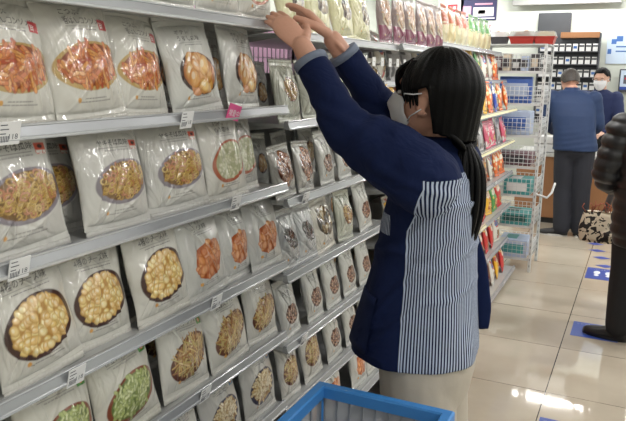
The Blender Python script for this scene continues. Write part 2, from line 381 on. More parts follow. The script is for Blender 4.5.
def seal_mesh(w, h, col):
    """crimped heat-seal strip"""
    n = 48; fr = []; bk = []
    for j in range(3):
        for i in range(n+1):
            y = .0009*math.sin(i*2*PI/3) if j else 0; fr.append((-w/2+w*i/n, y-.0016, h*j/2)); bk.append((-w/2+w*i/n, y+.0016, h*j/2))
    V = fr+bk; o = len(fr); N = n+1; f = []
    for j in range(2):
        for i in range(n): a = j*N+i; f += [(a, a+1, a+N+1, a+N), (a+o, a+N+o, a+N+1+o, a+1+o)]
    for i in range(n): f += [(i, i+o, i+1+o, i+1), (2*N+i, 2*N+i+1, 2*N+i+1+o, 2*N+i+o)]
    for j in range(2): a = j*N; f += [(a, a+N, a+N+o, a+o), (a+n, a+n+o, a+n+N+o, a+n+N)]
    me = bpy.data.meshes.new('seal'); me.from_pydata(V, [], f); me.materials.append(MATS['film']); attr(me, 'print', np.tile(col, (len(V), 1)))
    me.polygons.foreach_set('use_smooth', [True]*len(f)); return me
PROTO = {}
def proto(key, me, w, h, col):
    o = bpy.data.objects.new('snack_bag', me); PROTO[key] = (o, me, seal_mesh(w*.985, .012, col), w, h)
def big(key, kind, w, h, T, seed, label=None, title='うす塩味', sub=None, fx=.5, fy=.40, frx=.33, fry=.24, rot=0., bg=(206, 204, 198), n=None, tx=.30, clear=False, small=True, samples=124, tone=None, tsize=.0125):
    rng = random.Random(seed); p = Pic(w, h, samples, c8(*bg))
    if tone:   # the lower band of the pack is printed in another colour
        p.rect(0, w, 0, h*tone[0], c8(*tone[1]))
    food(p, kind, w*fx, h*fy, w*frx, h*fry, rot, rng, n)
    if title:
        if sub: p.text(sub, w*tx, h*.835, tsize*.75, INK, w*.26)
        p.text(title, w*tx, h*.755, tsize, INK, w*(.15+.055*len(title)))
        p.stroke([(w*tx, h*.735), (w*.74, h*.735)], .0004, c8(110, 108, 108)); p.lines(rng, w*(tx+.08), w*.74, h*.71, c8(100, 98, 98))
    if label:
        lx0, lx1, ly0, ly1 = w*.79, w*.93, h*.71, h*.80; p.rect(lx0, lx1, ly0, ly1, c8(*label))
        if label[0] > 180 and label[1] > 60:
            p.rect(lx0, lx1, ly0, ly0+(ly1-ly0)*.35, c8(240, 236, 232)); p.text('しお', lx0, ly0+.001, .005, c8(*label), lx1-lx0); p.ell((lx0+lx1)/2, ly1-.006, .006, .0035, 0, c8(60, 30, 28))
        elif label[1] > label[0]: p.ell((lx0+lx1)/2, (ly0+ly1)/2, .006, .005, 0, c8(216, 130, 50)); p.text('味', (lx0+lx1)/2-.003, (ly0+ly1)/2-.003, .006, c8(240, 240, 230))
        else: p.text('旨', lx0+.003, ly0+.003, .011, c8(236, 226, 224))
    if small: 
        p.lines(rng, w*.36, w*.66, h*.155, c8(110, 108, 106)); p.lines(rng, w*.3, w*.72, h*.13, c8(120, 118, 116)); p.ell(w*.28, h*.145, .004, .004, 0, c8(214, 160, 84))
    p.back = np.array(c8(*bg))
    proto(key, bag_mesh(key, p, T, seed, 'film_clear' if clear else 'film', fold=1.25 if not clear else 1.5), w, h, np.array(c8(*[v*.97 for v in bg])))
WB = (208, 206, 199)
big('puff', 'puff', .165, .205, .046, 1, (188, 34, 48), '香ばしコンソメ味', 'こつぶ', .54, .42, .44, .175, .06, WB)
big('chipbag', 'chip', .165, .20, .055, 3, None, 'うすしお味', 'ポテト', .53, .40, .34, .20, -.25, (206, 206, 202))
big('noodle', 'noodle', .188, .21, .055, 4, (214, 84, 54), 'ヤキそば風味', None, .56, .42, .385, .18, .1, (204, 203, 199))
big('cracker', 'cracker', .155, .2, .045, 5, None, 'のり塩味', 'えびせん', .54, .42, .40, .205, .3, (210, 208, 202), tx=.34)
big('shell', 'shell', .17, .205, .052, 6, None, '4種のチーズ味', 'コーン', .50, .42, .38, .225, .2, WB, tx=.2, tsize=.015)
big('spicy', 'spicy', .155, .19, .045, 7, None, 'チリ味', 'スティック', .52, .40, .36, .21, .3, (200, 200, 197))
big('edamame', 'edamame', .18, .205, .055, 8, (74, 150, 62), '枝豆スナック塩味', None, .52, .37, .38, .195, .25, (200, 198, 188), tx=.24)
big('brown', 'stick', .178, .2, .05, 9, (84, 150, 70), '野菜チップス', None, .52, .40, .38, .205, .35, WB)
big('brown2', 'stick', .178, .2, .05, 10, None, '五穀スナック', None, .52, .40, .38, .205, .35, WB)
big('creamy', 'cream', .165, .195, .05, 11, (84, 140, 176), '塩バター味', None, .5, .40, .35, .205, .3, (206, 205, 200))
big('ricenut', 'nuts', .125, .185, .04, 12, None, 'あられ', None, .5, .38, .32, .185, .2, (196, 196, 192), samples=92)
big('mixnut', 'stick', .135, .19, .04, 13, None, '玄米', None, .5, .46, .36, .22, .5, (204, 202, 196), samples=92)
big('pretzel', 'pretzel', .15, .17, .05, 14, None, None, None, .5, .55, .38, .32, .2, (176, 174, 168), clear=True, samples=100, small=False)
big('dark', 'bean', .125, .175, .035, 15, None, None, None, .5, .5, .22, .27, 1.0, (182, 184, 186), clear=True, samples=92, n=26)
big('cookie', 'choco', .14, .17, .045, 16, None, None, None, .5, .56, .38, .28, 0, (204, 200, 190), clear=True, samples=92)
big('twist', 'stick', .17, .2, .05, 17, None, None, None, .55, .52, .24, .2, -.6, (178, 180, 166), clear=True, samples=100, n=60, small=False)
big('yellow', 'choco', .175, .21, .05, 18, None, 'チョコ', None, .58, .50, .26, .2, .2, (226, 222, 178), samples=92, tone=None, tx=.1)
big('magenta', 'cereal', .155, .22, .045, 19, None, None, None, .5, .60, .36, .3, .2, (150, 130, 128), samples=84, tone=(.33, (134, 38, 84)), small=True)
big('plain', 'chip', .18, .19, .05, 20, None, 'しお味', None, .62, .45, .2, .18, 0, (214, 213, 208), samples=84)
def pouch(key, base, accent, dot, kind, seed):
    rng = random.Random(seed); w, h = .115, .165; p = Pic(w, h, 40, c8(*base))
    for _ in range(6): p.ell(rng.uniform(0, w), rng.uniform(0, h), rng.uniform(.010, .024), rng.uniform(.008, .016), rng.uniform(0, 3), c8(*accent))
    p.ell(w*.5, h*.70, w*.33, h*.11, .25, c8(*dot)); p.text('スナ', w*.2, h*.65, .024, c8(*accent), w*.55) if kind != 'nuts' else None
    food(p, kind, w*.6, h*.3, w*.22, h*.12, rng.uniform(0, 2), rng, 26)
    p.back = np.array(c8(*base)); proto(key, bag_mesh(key, p, .036, seed, 'film'), w, h, np.array(c8(*base)))
PC = {'red': ((206, 24, 28), (232, 190, 70), (236, 226, 214), 'puff'), 'yellow': ((238, 184, 30), (190, 60, 44), (236, 226, 200), 'chip'),
      'green': ((56, 146, 60), (220, 210, 90), (226, 226, 210), 'chip'), 'blue': ((26, 66, 176), (230, 230, 236), (226, 200, 60), 'noodle'),
      'pink': ((222, 84, 120), (236, 226, 226), (186, 40, 70), 'shell'), 'orange': ((232, 108, 26), (240, 216, 160), (240, 236, 220), 'nuts'),
      'white': ((222, 218, 208), (196, 60, 50), (70, 110, 170), 'stick'), 'brown': ((130, 76, 50), (226, 200, 150), (214, 150, 60), 'nuts'),
      'grey': ((178, 176, 180), (90, 88, 92), (214, 208, 210), 'choco')}
for i, (k, a) in enumerate(PC.items()): pouch('p_'+k, *a, seed=40+i)
TOPB = {}
def place(key, x, y, z, label, group, yaw=0., lean=-12., roll=0., name='snack_bag', cat='snack bag', s=1., seals=True):
    o, me, sm, w, h = PROTO[key]
    b = bpy.data.objects.new(name, me); COL.objects.link(b); b.location = (x, y, z); b.scale = (s, s, s)
    b.rotation_euler = (R(lean), R(roll), PI/2+R(yaw))
    if seals:
        t = link('top_seal', sm, b, (0, 0, h-.002)); q = link('bottom_seal', sm, b, (0, 0, -.0085))
    return tag(b, label, cat, group)

# ------------------------------------------------------------------ the shop itself
mb = MB().use('tile'); 
def tile_mat():
    m = bpy.data.materials.new('tile'); m.use_nodes = True; nt = m.node_tree; N = nt.nodes; L = nt.links; b = N['Principled BSDF']
    geo = N.new('ShaderNodeNewGeometry'); sx = N.new('ShaderNodeSeparateXYZ'); L.new(geo.outputs['Position'], sx.inputs[0])
    def math_(op, a, b_=None):
        n = N.new('ShaderNodeMath'); n.operation = op
        for i, v in enumerate((a, b_)):
            if v is None: continue
            if isinstance(v, (int, float)): n.inputs[i].default_value = v
            else: L.new(v, n.inputs[i])
        return n.outputs[0]
    S = .6165
    def line(sock, off, wd):
        f = math_('FRACT', math_('DIVIDE', math_('ADD', sock, off+S*50), S)); d = math_('ABSOLUTE', math_('SUBTRACT', f, .5)); return math_('GREATER_THAN', d, .5-wd/S)
    g1 = line(sx.outputs['X'], .297, .0024); g2 = line(sx.outputs['Y'], -3.262, .0017)
    g = math_('MAXIMUM', g1, g2)
    nz = N.new('ShaderNodeTexNoise'); nz.inputs['Scale'].default_value = 2.2; nz.inputs['Detail'].default_value = 5; L.new(geo.outputs['Position'], nz.inputs['Vector'])
    cr_ = N.new('ShaderNodeValToRGB'); cr_.color_ramp.elements[0].color = (*c8(172, 162, 146), 1); cr_.color_ramp.elements[1].color = (*c8(192, 182, 166), 1)
    cr_.color_ramp.elements[0].position = .3; cr_.color_ramp.elements[1].position = .7; L.new(nz.outputs[0], cr_.inputs[0])
    mx = N.new('ShaderNodeMix'); mx.data_type = 'RGBA'; L.new(g, mx.inputs['Factor']); L.new(cr_.outputs[0], mx.inputs['A']); mx.inputs['B'].default_value = (*c8(56, 48, 42), 1)
    L.new(mx.outputs['Result'], b.inputs['Base Color'])
    b.inputs['Roughness'].default_value = .055; b.inputs['Specular IOR Level'].default_value = .6
    n2 = N.new('ShaderNodeTexNoise'); n2.inputs['Scale'].default_value = 7; L.new(geo.outputs['Position'], n2.inputs['Vector'])
    bp = N.new('ShaderNodeBump'); bp.inputs['Strength'].default_value = .012; bp.inputs['Distance'].default_value = .02; L.new(n2.outputs[0], bp.inputs['Height']); L.new(bp.outputs[0], b.inputs['Normal'])
    MATS['tile'] = m
tile_mat()
X0, X1, Y0, Y1, ZC = -3.4, 3.2, -2.6, 9.0, 2.62
struct(MB().use('tile').box(X0, X1, Y0, Y1, -.06, 0).build('floor'))
struct(MB().use('ceiling_paint').box(X0, X1, Y0, Y1, ZC, ZC+.06).build('ceiling'))
struct(MB().use('wall_paint').box(X0, X1, Y1, Y1+.08, 0, ZC).build('wall_back'))
struct(MB().use('wall_paint').box(X0, X1, Y0-.08, Y0, 0, ZC).build('wall_front'))
struct(MB().use('wall_paint').box(X0-.08, X0, Y0, Y1, 0, ZC).build('wall_left'))
struct(MB().use('wall_paint').box(X1, X1+.08, Y0, Y1, 0, ZC).build('wall_right'))
k = 0
for j, ly in enumerate((-1.2, .6, 2.4, 4.2, 6.0, 8.6)):
    for i, lx in enumerate((-2.4, -.85, .75, 2.3)):
        if i == 1 and j < 3: continue
        t = empty('ceiling_light', (lx, ly, ZC))
        MB().use('lamp_body').box(-.62, .62, -.09, .09, -.035, -.001, .008).build('housing', t)
        MB().use('lamp').box(-.6, .6, -.03, .03, -.05, -.034, .006).build('diffuser', t)
        tag(t, 'white fluorescent ceiling fitting, %s row from back wall, %s' % (['sixth', 'fifth', 'fourth', 'third', 'second', 'nearest'][j], ['far left', 'over the snack shelves', 'over the aisle', 'far right'][i]), 'ceiling light', 'fluorescent ceiling lights')
        la = bpy.data.lights.new('tube_light', 'AREA'); la.shape = 'RECTANGLE'; la.size = 1.2; la.size_y = .06; la.energy = (11.5 if j < 3 else 18.5); la.color = (1, .985, .96)
        lo = bpy.data.objects.new('tube_light', la); COL.objects.link(lo); lo.location = (lx, ly, ZC-.056)
w = bpy.data.worlds.new('world'); sc.world = w; w.use_nodes = True; w.node_tree.nodes['Background'].inputs[0].default_value = (1, 1, 1, 1); w.node_tree.nodes['Background'].inputs[1].default_value = .06

# ------------------------------------------------------------------ shelving bays
def bay(y0, y1, levels, xf, label, top, base=True, xb=-1.36, yellow=(), deep=True, grid=None):
    t = empty('shelving_bay', (xb, (y0+y1)/2, 0)); T = lambda b, n, p=t: b.build(n, p)
    def loc(b, n, p=t):
        o = b.build(n, p); return o
    cxx, cyy = xb, (y0+y1)/2
    hy = (y1-y0)/2
    if grid:   # solid panel stops low and a wire grid runs above
        loc(MB().use('shelf_back').box(-.012, .0, -hy, hy, 0, grid), 'back_panel')
        g = MB().use('white_wire')
        for i in range(int(hy*2/.035)): g.box(-.004, 0, -hy+.035*i, -hy+.035*i+.0025, grid, top)
        for i in range(int((top-grid)/.06)+1): g.box(-.004, 0, -hy, hy, grid+.06*i, grid+.06*i+.003)
        loc(g, 'wire_grid')
    else: loc(MB().use('shelf_back').box(-.012, .0, -hy, hy, 0, top), 'back_panel')
    for s_ in (-1, 1):
        m = MB().use('shelf_metal').box(-.02, .012, s_*hy-(.012 if s_ > 0 else 0), s_*hy+(.012 if s_ < 0 else 0), 0, top)
        m.use('rail_groove')
        for q in range(int(top/.05)): m.box(.0121, .013, s_*hy-s_*.006-.0025, s_*hy-s_*.006+.0025, .03+.05*q, .052+.05*q)
        loc(m, 'upright')
    d = xf-xb
    for li, z in enumerate(levels):
        xx = d if not isinstance(z, tuple) else z[1]-xb; z = z if not isinstance(z, tuple) else z[0]
        m = MB().use('shelf_metal').box(.002, xx-.008, -hy+.003, hy-.003, z+.003, z+.016, .002)
        s = m.build('shelf', t)
        r = MB().use('yellow_rail' if li in yellow else 'rail_metal')
        pr_ = [(xx-.010, z+.020), (xx-.006, z+.024), (xx+.001, z+.022), (xx+.007, z+.005), (xx+.006, z+.0), (xx-.002, z-.001), (xx-.012, z+.003)]
        r.loft([[(p[0], yy, p[1]) for p in pr_] for yy in (-hy+.001, hy-.001)], smooth=False)
        r.use('rail_lip').box(xx-.001, xx+.0035, -hy+.001, hy-.001, z+.020, z+.0240, .001).box(xx+.004, xx+.0095, -hy+.001, hy-.001, z-.002, z+.005, .0015)
        r.build('price_rail', s)
        for s_ in (-1, 1):
            b = MB().use('shelf_metal').add([(.0, s_*(hy-.012), z+.004), (xx-.03, s_*(hy-.012), z+.004), (.0, s_*(hy-.012), z-.05), (.0, s_*(hy-.009), z+.004), (xx-.03, s_*(hy-.009), z+.004), (.0, s_*(hy-.009), z-.05)], [(0, 1, 2), (5, 4, 3), (0, 3, 4, 1), (1, 4, 5, 2), (2, 5, 3, 0)])
            b.build('bracket', s)
    if base:
        xk = (-.79)-xb; loc(MB().use('shelf_metal').box(.0, xk-.02, -hy+.002, hy-.002, .0, .05), 'base_plinth')
    return tag(t, label, 'shelving')
SH1 = [1.612, 1.391, 1.172, .942, .724, .50, .27]
SH2 = [1.595, 1.345, 1.122, .893, .672, .465, .25]
bay(-.1, 1.70, SH1, -.9, 'grey metal shelving bay of large snack bags, at the left edge', 1.85)
bay(1.70, 2.62, SH2, -.9, 'grey metal shelving bay with smaller bags, beside the clerk reaching up', 1.66, grid=1.5)
FAR = [(1.455, -.95), 1.25, 1.015, .78, .53, .26, (.035, -.79)]
bay(2.62, 3.54, [1.6]+FAR, -.88, 'metal shelving bay of magenta cereal bags, behind the clerk', 1.66, grid=1.5)
bay(3.54, 4.42, [(1.655, -1.0)]+FAR, -.86, 'metal shelving bay holding colourful pouches, behind the ponytail', 1.68, yellow=(2, 3, 5))
bay(4.42, 5.30, [(1.655, -1.0)]+FAR, -.86, 'metal shelving bay at the aisle end, by the wire rack', 1.68, yellow=(2, 3))
def base(level): return level+.0165
# near bays: (key, y, scale, yaw, roll, lean, dx, text)
ORD0 = ['first', 'second', 'third', 'fourth', 'fifth']
G = {'s1': 'snack bags on the top shelf', 's2': 'snack bags on the second shelf', 's3': 'snack bags on the third shelf', 's4': 'snack bags on the fourth shelf', 's5': 'snack bags on the fifth shelf', 's6': 'snack bags on the sixth shelf'}
rows = {
 's1': (SH1[0], 'top shelf', [('plain', 1.05, 1, 0, 0, 0, 0, 'white snack bag, leftmost on the cut-off top shelf'), ('creamy', 1.22, 1, 0, 0, 0, 0, 'pale snack bag second from left on the cut-off top shelf'), ('plain', 1.40, 1, 0, 0, 0, 0, 'white snack bag third from left on the cut-off top shelf'), ('cracker', 1.575, 1, 0, 0, 0, 0, 'pale bag by the raised fingers on the top shelf')]),
 's2': (SH1[1], '', [('puff', .802, 1, 0, 1, 0, 0, 'snack bag of orange puffs cut by the left picture edge, second shelf down'), ('puff', .972, 1.06, 0, -3, 0, .004, 'snack bag of orange puffs with a red label, middle of the three alike'),
   ('puff', 1.137, 1, 4, 2, 0, -.012, 'snack bag of orange puffs tucked right of its twin, beside the golden chip bags'), ('chipbag', 1.315, 1, -6, -5, 0, 0, 'white bag of golden chips tilted left, above the white price tag'),
   ('chipbag', 1.515, 1.02, 4, 3, 0, .0, 'white bag of golden chips above the pink price tag')]),
 's3': (SH1[2], '', [('noodle', .80, 1.04, 0, -2, 0, 0, 'bag of yellow noodle snack cut by the left picture edge'), ('noodle', .915, .97, 0, 2, 0, -.07, 'bag of noodle snack standing in shade behind the two front ones'),
   ('noodle', 1.035, .98, 0, 1, 0, 0, 'bag of noodle snack with crisp orange label, standing alone in the middle left'), ('noodle', 1.25, .98, -8, -2, 0, -.01, 'bag of thin noodle snack left of the pale cracker bags'),
   ('cracker', 1.43, 1.03, -4, -2, 0, .006, 'pale bag of white-green crackers in a red bowl, in front of its twin'), ('cracker', 1.56, 1.03, 2, 2, 0, -.03, 'pale bag of white-green crackers, half hidden at the shelf end')]),
 's4': (SH1[3], '', [('shell', .825, 1.05, 0, -4, 0, 0, 'bag of yellow shell crisps cut by the left picture edge'), ('shell', .985, 1, 0, 2, 0, -.016, 'bag of yellow shell crisps, middle of the three on the fourth shelf'),
   ('shell', 1.17, 1.05, 0, -2, 0, 0, 'bag of yellow shell crisps next to the orange crisps'), ('spicy', 1.345, 1.08, 0, -4, 0, 0, 'bag of orange crisps, leftmost of three'), ('spicy', 1.50, 1, 5, 2, 0, -.012, 'bag of orange crisps, middle of three'), ('spicy', 1.635, 1, -3, -1, 0, 0, 'bag of orange crisps, rightmost of three by the shelf joint')]),
 's5': (SH1[4], '', [('edamame', .855, 1, 0, 1, 0, 0, 'bag of green bean snacks in the bottom left corner'), ('edamame', 1.045, 1.0, 0, -3, 0, .002, 'bag of green bean snacks in a brown bowl, fully seen'),
   ('brown', 1.25, 1, 0, 4, 0, -.004, 'bag of brown sticks with a green label'), ('brown2', 1.44, .98, 0, -3, 0, 0, 'bag of brown sticks without a label, under the orange crisps'), ('brown2', 1.628, .9, 0, 3, 0, -.01, 'smaller bag of brown sticks at the shelf joint')]),
 's6': (SH1[5], '', [('creamy', 1.02, 1, 0, 2, 0, 0, 'pale bag low on the sixth shelf under the green bean snacks'), ('brown2', 1.22, .95, 0, 2, 0, 0, 'bag of brown sticks at the bottom picture edge'), ('creamy', 1.41, 1, 0, -2, 0, 0, 'bag of cream curls with a blue label at the bottom picture edge'), ('creamy', 1.60, 1.02, 0, 2, 0, 0, 'bag of cream curls in a dark blue bowl beside the blue crate')]),
}
for rk, (lv, _, items) in rows.items():
    last = None
    for key, y, s_, yaw, roll, ln, dx, lab in items:
        y += .0
        place(key, -.926+dx, y, base(lv)+.006*s_, lab, G[rk], yaw, -12 if rk != 's1' else -8, roll, s=s_*1.04)
BK = {'s2': [('puff', .885), ('puff', 1.045), ('chipbag', 1.22), ('chipbag', 1.41), ('chipbag', 1.60)], 's3': [('noodle', 1.145), ('noodle', 1.345), ('cracker', 1.50), ('cracker', 1.62)],
      's4': [('shell', .90), ('shell', 1.08), ('spicy', 1.27), ('spicy', 1.42), ('spicy', 1.56)], 's5': [('edamame', .95), ('brown', 1.15), ('brown2', 1.345), ('brown2', 1.53)], 's6': [('brown2', 1.12), ('creamy', 1.32), ('creamy', 1.51)]}
for rk, it in BK.items():
    for i, (key, y) in enumerate(it):
        place(key, -1.085, y, base(rows[rk][0])+.011, 'shaded snack bag of the back row, %s from left on the %s shelf' % (ORD0[i], G[rk].split()[-2]), G[rk]+', back row', 0, -8, (-2, 3, -1, 2, 1)[i], s=.97)
rows2 = {
 't0': (SH2[0], [('yellow', 1.80, 1, 0, 0, 'cream yellow cookie bag hidden behind the raised hands'), ('yellow', 1.97, 1, 0, 0, 'cream yellow cookie bag right above the far wrist'), ('yellow', 2.17, .95, 0, -4, 'cream yellow cookie bag leaning left, middle of the yellow ones'), ('yellow', 2.33, .9, 0, 5, 'cream yellow cookie bag next to the magenta bags')]),
 't1': (SH2[1], [('twist', 1.775, .84, 0, 0, 'clear bag of dark twists beside the near sleeve'), ('twist', 1.93, .84, 0, 0, 'clear bag of twists behind the near sleeve'), ('cracker', 2.12, 1, 0, 0, 'white bag between the two raised sleeves'), ('twist', 2.3, 1, 0, 2, 'clear twist bag below the wire hooks'), ('cookie', 2.5, 1.1, 0, 0, 'clear cookie bag before the clerk\'s face mask')]),
 't2': (SH2[2], [('pretzel', 1.755, .86, 0, -3, 'clear bag of brown pretzels, left one'), ('pretzel', 1.888, .86, 4, 3, 'clear bag of brown pretzels, right one with a torn glint'), ('ricenut', 2.05, .9, 0, 0, 'grey bag beside the pretzels partly behind the sleeve'), ('ricenut', 2.2, .9, 0, 0, 'grey bag behind the clerk\'s upper sleeve'), ('mixnut', 2.38, .9, 0, 0, 'pale bag behind the clerk\'s shoulder')]),
 't3': (SH2[3], [('dark', 1.795, 1, 0, 0, 'grey bag of dark sticks, left one under the pretzels'), ('dark', 1.915, 1, 0, 0, 'grey bag of dark sticks, right one under the pretzels'), ('cookie', 2.05, 1.02, 0, -6, 'clear bag of broken cookies with a bright glint'), ('twist', 2.22, .85, 0, 5, 'clear glossy bag right of the broken cookies'), ('ricenut', 2.42, 1, 0, -6, 'grey bag touching the clerk\'s striped side')]),
 't4': (SH2[4], [('ricenut', 1.80, .95, 0, -4, 'small rice cracker bag, leftmost under the dark sticks'), ('ricenut', 1.975, .98, 0, -1, 'small rice cracker bag, second from left under the dark sticks'), ('ricenut', 2.125, .98, 0, -2, 'small rice cracker bag, third from left under the dark sticks'), ('ricenut', 2.275, .98, 0, 1, 'small rice cracker bag, fourth from left under the dark sticks'), ('ricenut', 2.43, .98, 0, 2, 'small rice cracker bag, rightmost beside the navy tunic')]),
 't5': (SH2[5], [('mixnut', 1.80, .95, 0, 1, 'narrow bag of brown mix left of the crate corner'), ('mixnut', 1.965, 1.02, 0, -4, 'pale bag of brown mix right above the crate corner'), ('ricenut', 2.145, 1.02, 0, -2, 'nut bag above the crate corner next to the brown mix'), ('ricenut', 2.31, .98, 0, 0, 'nut bag close to the tunic hem'), ('mixnut', 2.47, .95, 0, 0, 'pale bag hidden behind the tunic hem')]),
 't6': (SH2[6], [('plain', 1.95, 1, 0, 0, 'white bag low behind the blue crate'), ('spicy', 2.15, 1, 0, 0, 'orange crisp bag low behind the blue crate'), ('spicy', 2.40, 1.05, 0, 4, 'white bag with a small orange picture, between crate and tunic hem'), ('mixnut', 2.55, .95, 0, 0, 'brown mix bag low by the beige trousers')]),
}
for rk, (lv, items) in rows2.items():
    last = None
    for key, y, s_, yaw, roll, lab in items:
        step = 0
        place(key, -.930-.045*step, y, base(lv)+.008*s_, lab, 'smaller snack bags in the second bay, level %s' % rk[1], yaw, -12, roll, s=s_)
for rk, (lv, items) in list(rows2.items())[1:5]:
    for i, y in enumerate((1.85, 2.03, 2.22, 2.42)):
        place(('plain', 'ricenut', 'mixnut', 'plain')[i], -1.085, y, base(lv)+.008, 'shaded bag in the back row of the second bay, level %s, %s from left' % (rk[1], ORD0[i]), 'back row bags in the second bay', 0, -8, (2, -3, 1, -2)[i], s=.85)
for i, y in enumerate((2.70, 2.87, 3.03, 3.2, 3.36, 3.49)):
    place('magenta', -.975, y, base(1.6)+.012, 'tall cereal bag with magenta foot, %s from left on the high shelf' % ['first', 'second', 'third', 'fourth', 'fifth', 'sixth'][i], 'magenta cereal bags', 0, -6, (-3, 2, -1, 3, -2, 1)[i], s=.95)
# tall packs on the top of the far bays
def tall_pack(x, y, z, c1, c2, lab, s=1., nm='tall_pack'):
    key = 'tall%s%s' % (c1, c2)
    if key not in PROTO:
        p = Pic(.12, .2, 40, c8(*c2)); p.rect(0, .12, .115, .2, c8(*c1)); r_ = random.Random(sum(c1))
        for _ in range(60): p.ell(r_.uniform(.01, .11), r_.uniform(.1, .19), r_.uniform(.004, .012), .004, r_.uniform(0, 3), mixc(c8(*c1), (1, 1, 1) if r_.random() < .4 else (0, 0, 0), r_.uniform(.1, .35)))
        for _ in range(30): p.stroke([(r_.uniform(.02, .1), .02), (r_.uniform(.02, .1), .1)], .0015, mixc(c8(*c2), c8(200, 160, 90), r_.uniform(.1, .5)))
        p.back = np.array(c8(*c2)); proto(key, bag_mesh(key, p, .05, 71), .12, .2, np.array(c8(*c1)))
    return place(key, x, y, z, lab, 'tall packs on the far top shelf', 0, -5, random.Random(int(y*100)).uniform(-4, 4), name=nm, cat='snack pack', s=s)
for i, (y, c1, c2) in enumerate([(3.98, (176, 84, 50), (206, 196, 160)), (4.14, (190, 100, 60), (210, 196, 150)), (4.32, (170, 90, 60), (200, 196, 160)), (4.48, (200, 120, 100), (214, 208, 180)), (4.66, (96, 160, 92), (214, 206, 164)), (4.83, (86, 150, 84), (216, 206, 170)), (5.0, (104, 166, 96), (214, 200, 160)), (5.17, (100, 160, 90), (210, 200, 160))]):
    tall_pack(-1.08, y, base(1.655)+.011, c1, c2, ('orange' if i < 4 else 'green') + ' topped cream snack pack, %s from the left above the far shelves' % ['first', 'second', 'third', 'fourth', 'fifth', 'sixth', 'seventh', 'eighth'][i], 1.05)
ORD = ['first', 'second', 'third', 'fourth', 'fifth', 'sixth', 'seventh', 'eighth', 'ninth', 'tenth', 'eleventh', 'twelfth', 'thirteenth', 'fourteenth', 'fifteenth', 'sixteenth', 'seventeenth', 'eighteenth', 'nineteenth', 'twentieth', 'twenty-first', 'twenty-second', 'twenty-third', 'twenty-fourth', 'twenty-fifth', 'twenty-sixth', 'twenty-seventh', 'twenty-eighth', 'twenty-ninth']
SCH = [['green', 'yellow', 'white', 'green', 'orange'], ['orange', 'yellow', 'orange', 'white', 'blue', 'yellow'], ['pink', 'pink', 'white', 'grey', 'grey', 'grey'], ['orange', 'brown', 'blue', 'white', 'orange', 'yellow'], ['red', 'orange', 'yellow', 'red', 'white', 'red', 'green'], ['yellow', 'pink', 'red', 'pink', 'red', 'green', 'white', 'green'], ['yellow', 'red', 'white', 'blue', 'red', 'green', 'red']]
TIER = ['topmost', 'upper', 'second upper', 'middle', 'third lowest', 'second lowest', 'lowest']
rr = random.Random(5)
for li, lv in enumerate(FAR):
    z = lv if not isinstance(lv, tuple) else lv[0]; xo = -.905 if not isinstance(lv, tuple) else (-.99 if z > 1 else -.85)
    ys = list(np.arange(2.70, 5.26, .093))
    for j, y in enumerate(ys):
        c = rr.choice(SCH[li] if li or y > 3.9 else ['grey', 'white']); sc_ = 1.12
        if li in (2, 3): sc_ = 1.0
        place('p_'+c, xo-.052*(j % 2)+rr.uniform(-.004, .004), y, base(z)+.010*sc_, '%s printed snack pouch, %s from the aisle end on the %s pouch shelf' % (c, ORD[len(ys)-1-j], TIER[li]), 'colourful pouches on the %s shelf of the far bays' % TIER[li], rr.uniform(-8, 8), -13, rr.uniform(-5, 5), name='snack_pouch', cat='snack pouch', s=sc_)

# price tags on the rails
def price_tag(y, z, lab, pink=False, w=.042, tilt=0., x=-.888):
    t = MB().use('tag_pink' if pink else 'tag_paper').box(-.0008, .0008, -w/2, w/2, -.021, .017, .0004)
    t.use('white_print' if pink else 'ink')
    r_ = random.Random(int(y*1000))
    co, tri, tw = text_tris('118' if not pink else '増量中')
    hgt = .009 if not pink else .016; k = hgt; x0 = (-w*.02 if not pink else -w*.42); kx = (w*.40 if not pink else w*.84)/tw
    vs = [(.0012, x0+p[0]*kx, -.012+p[1]*k) for p in co.tolist()] if len(co) else []
    if vs: t.add(vs, tri)
    if not pink:
        for q in range(3): t.box(.0008, .0012, -w*.42, -w*.42+w*(.6, .75, .5)[q]*.5, .011-.007*q, .0125-.007*q)
        for q in range(6): t.box(.0008, .0012, -w*.42+.003*q, -w*.42+.003*q+.0012, -.016, -.006)
    o = t.build('price_tag', None, (x, y, z+.014)); o.rotation_euler = (R(tilt), R(14), 0)
    return tag(o, lab, 'price tag', 'shelf price tags')
price_tag(1.215, SH1[1]-.004, 'white price tag under the left golden chip bag')
price_tag(1.405, SH1[1]+.004, 'pink price tag under the right golden chip bag', True, .058, -12)
price_tag(.752, SH1[1], 'white price tag on the second shelf at the left picture edge')
price_tag(.752, SH1[2], 'white price tag on the third shelf at the left picture edge')
price_tag(1.41, SH1[2], 'white price tag under the front pale cracker bag')
price_tag(.86, SH1[3]-.002, 'white price tag above the corner green bean bag')
price_tag(1.318, SH1[3], 'white price tag under the leftmost orange crisp bag')
price_tag(1.265, SH1[4], 'white price tag under the green-labelled brown sticks')
price_tag(1.80, SH2[4], 'white price tag at the joint below the small rice cracker bags')
price_tag(2.26, SH2[5], 'white price tag on the rail behind the crate corner')
price_tag(1.80, SH2[2], 'white price tag under the brown pretzel bags')
for i, (y, z) in enumerate([(4.6, .78), (4.2, .53), (4.9, .53), (4.5, .26), (4.95, .26), (4.3, .035), (4.8, .035)]):
    price_tag(y, z, 'small white price tag on the far pouch shelves, ' + ['below the blue pouches', 'on the third lowest rail near side', 'on the third lowest rail far side', 'on the second lowest rail near side', 'on the second lowest rail far side', 'on the bottom rail near side', 'on the bottom rail far side'][i], x=(-.848 if z > .1 else -.778))
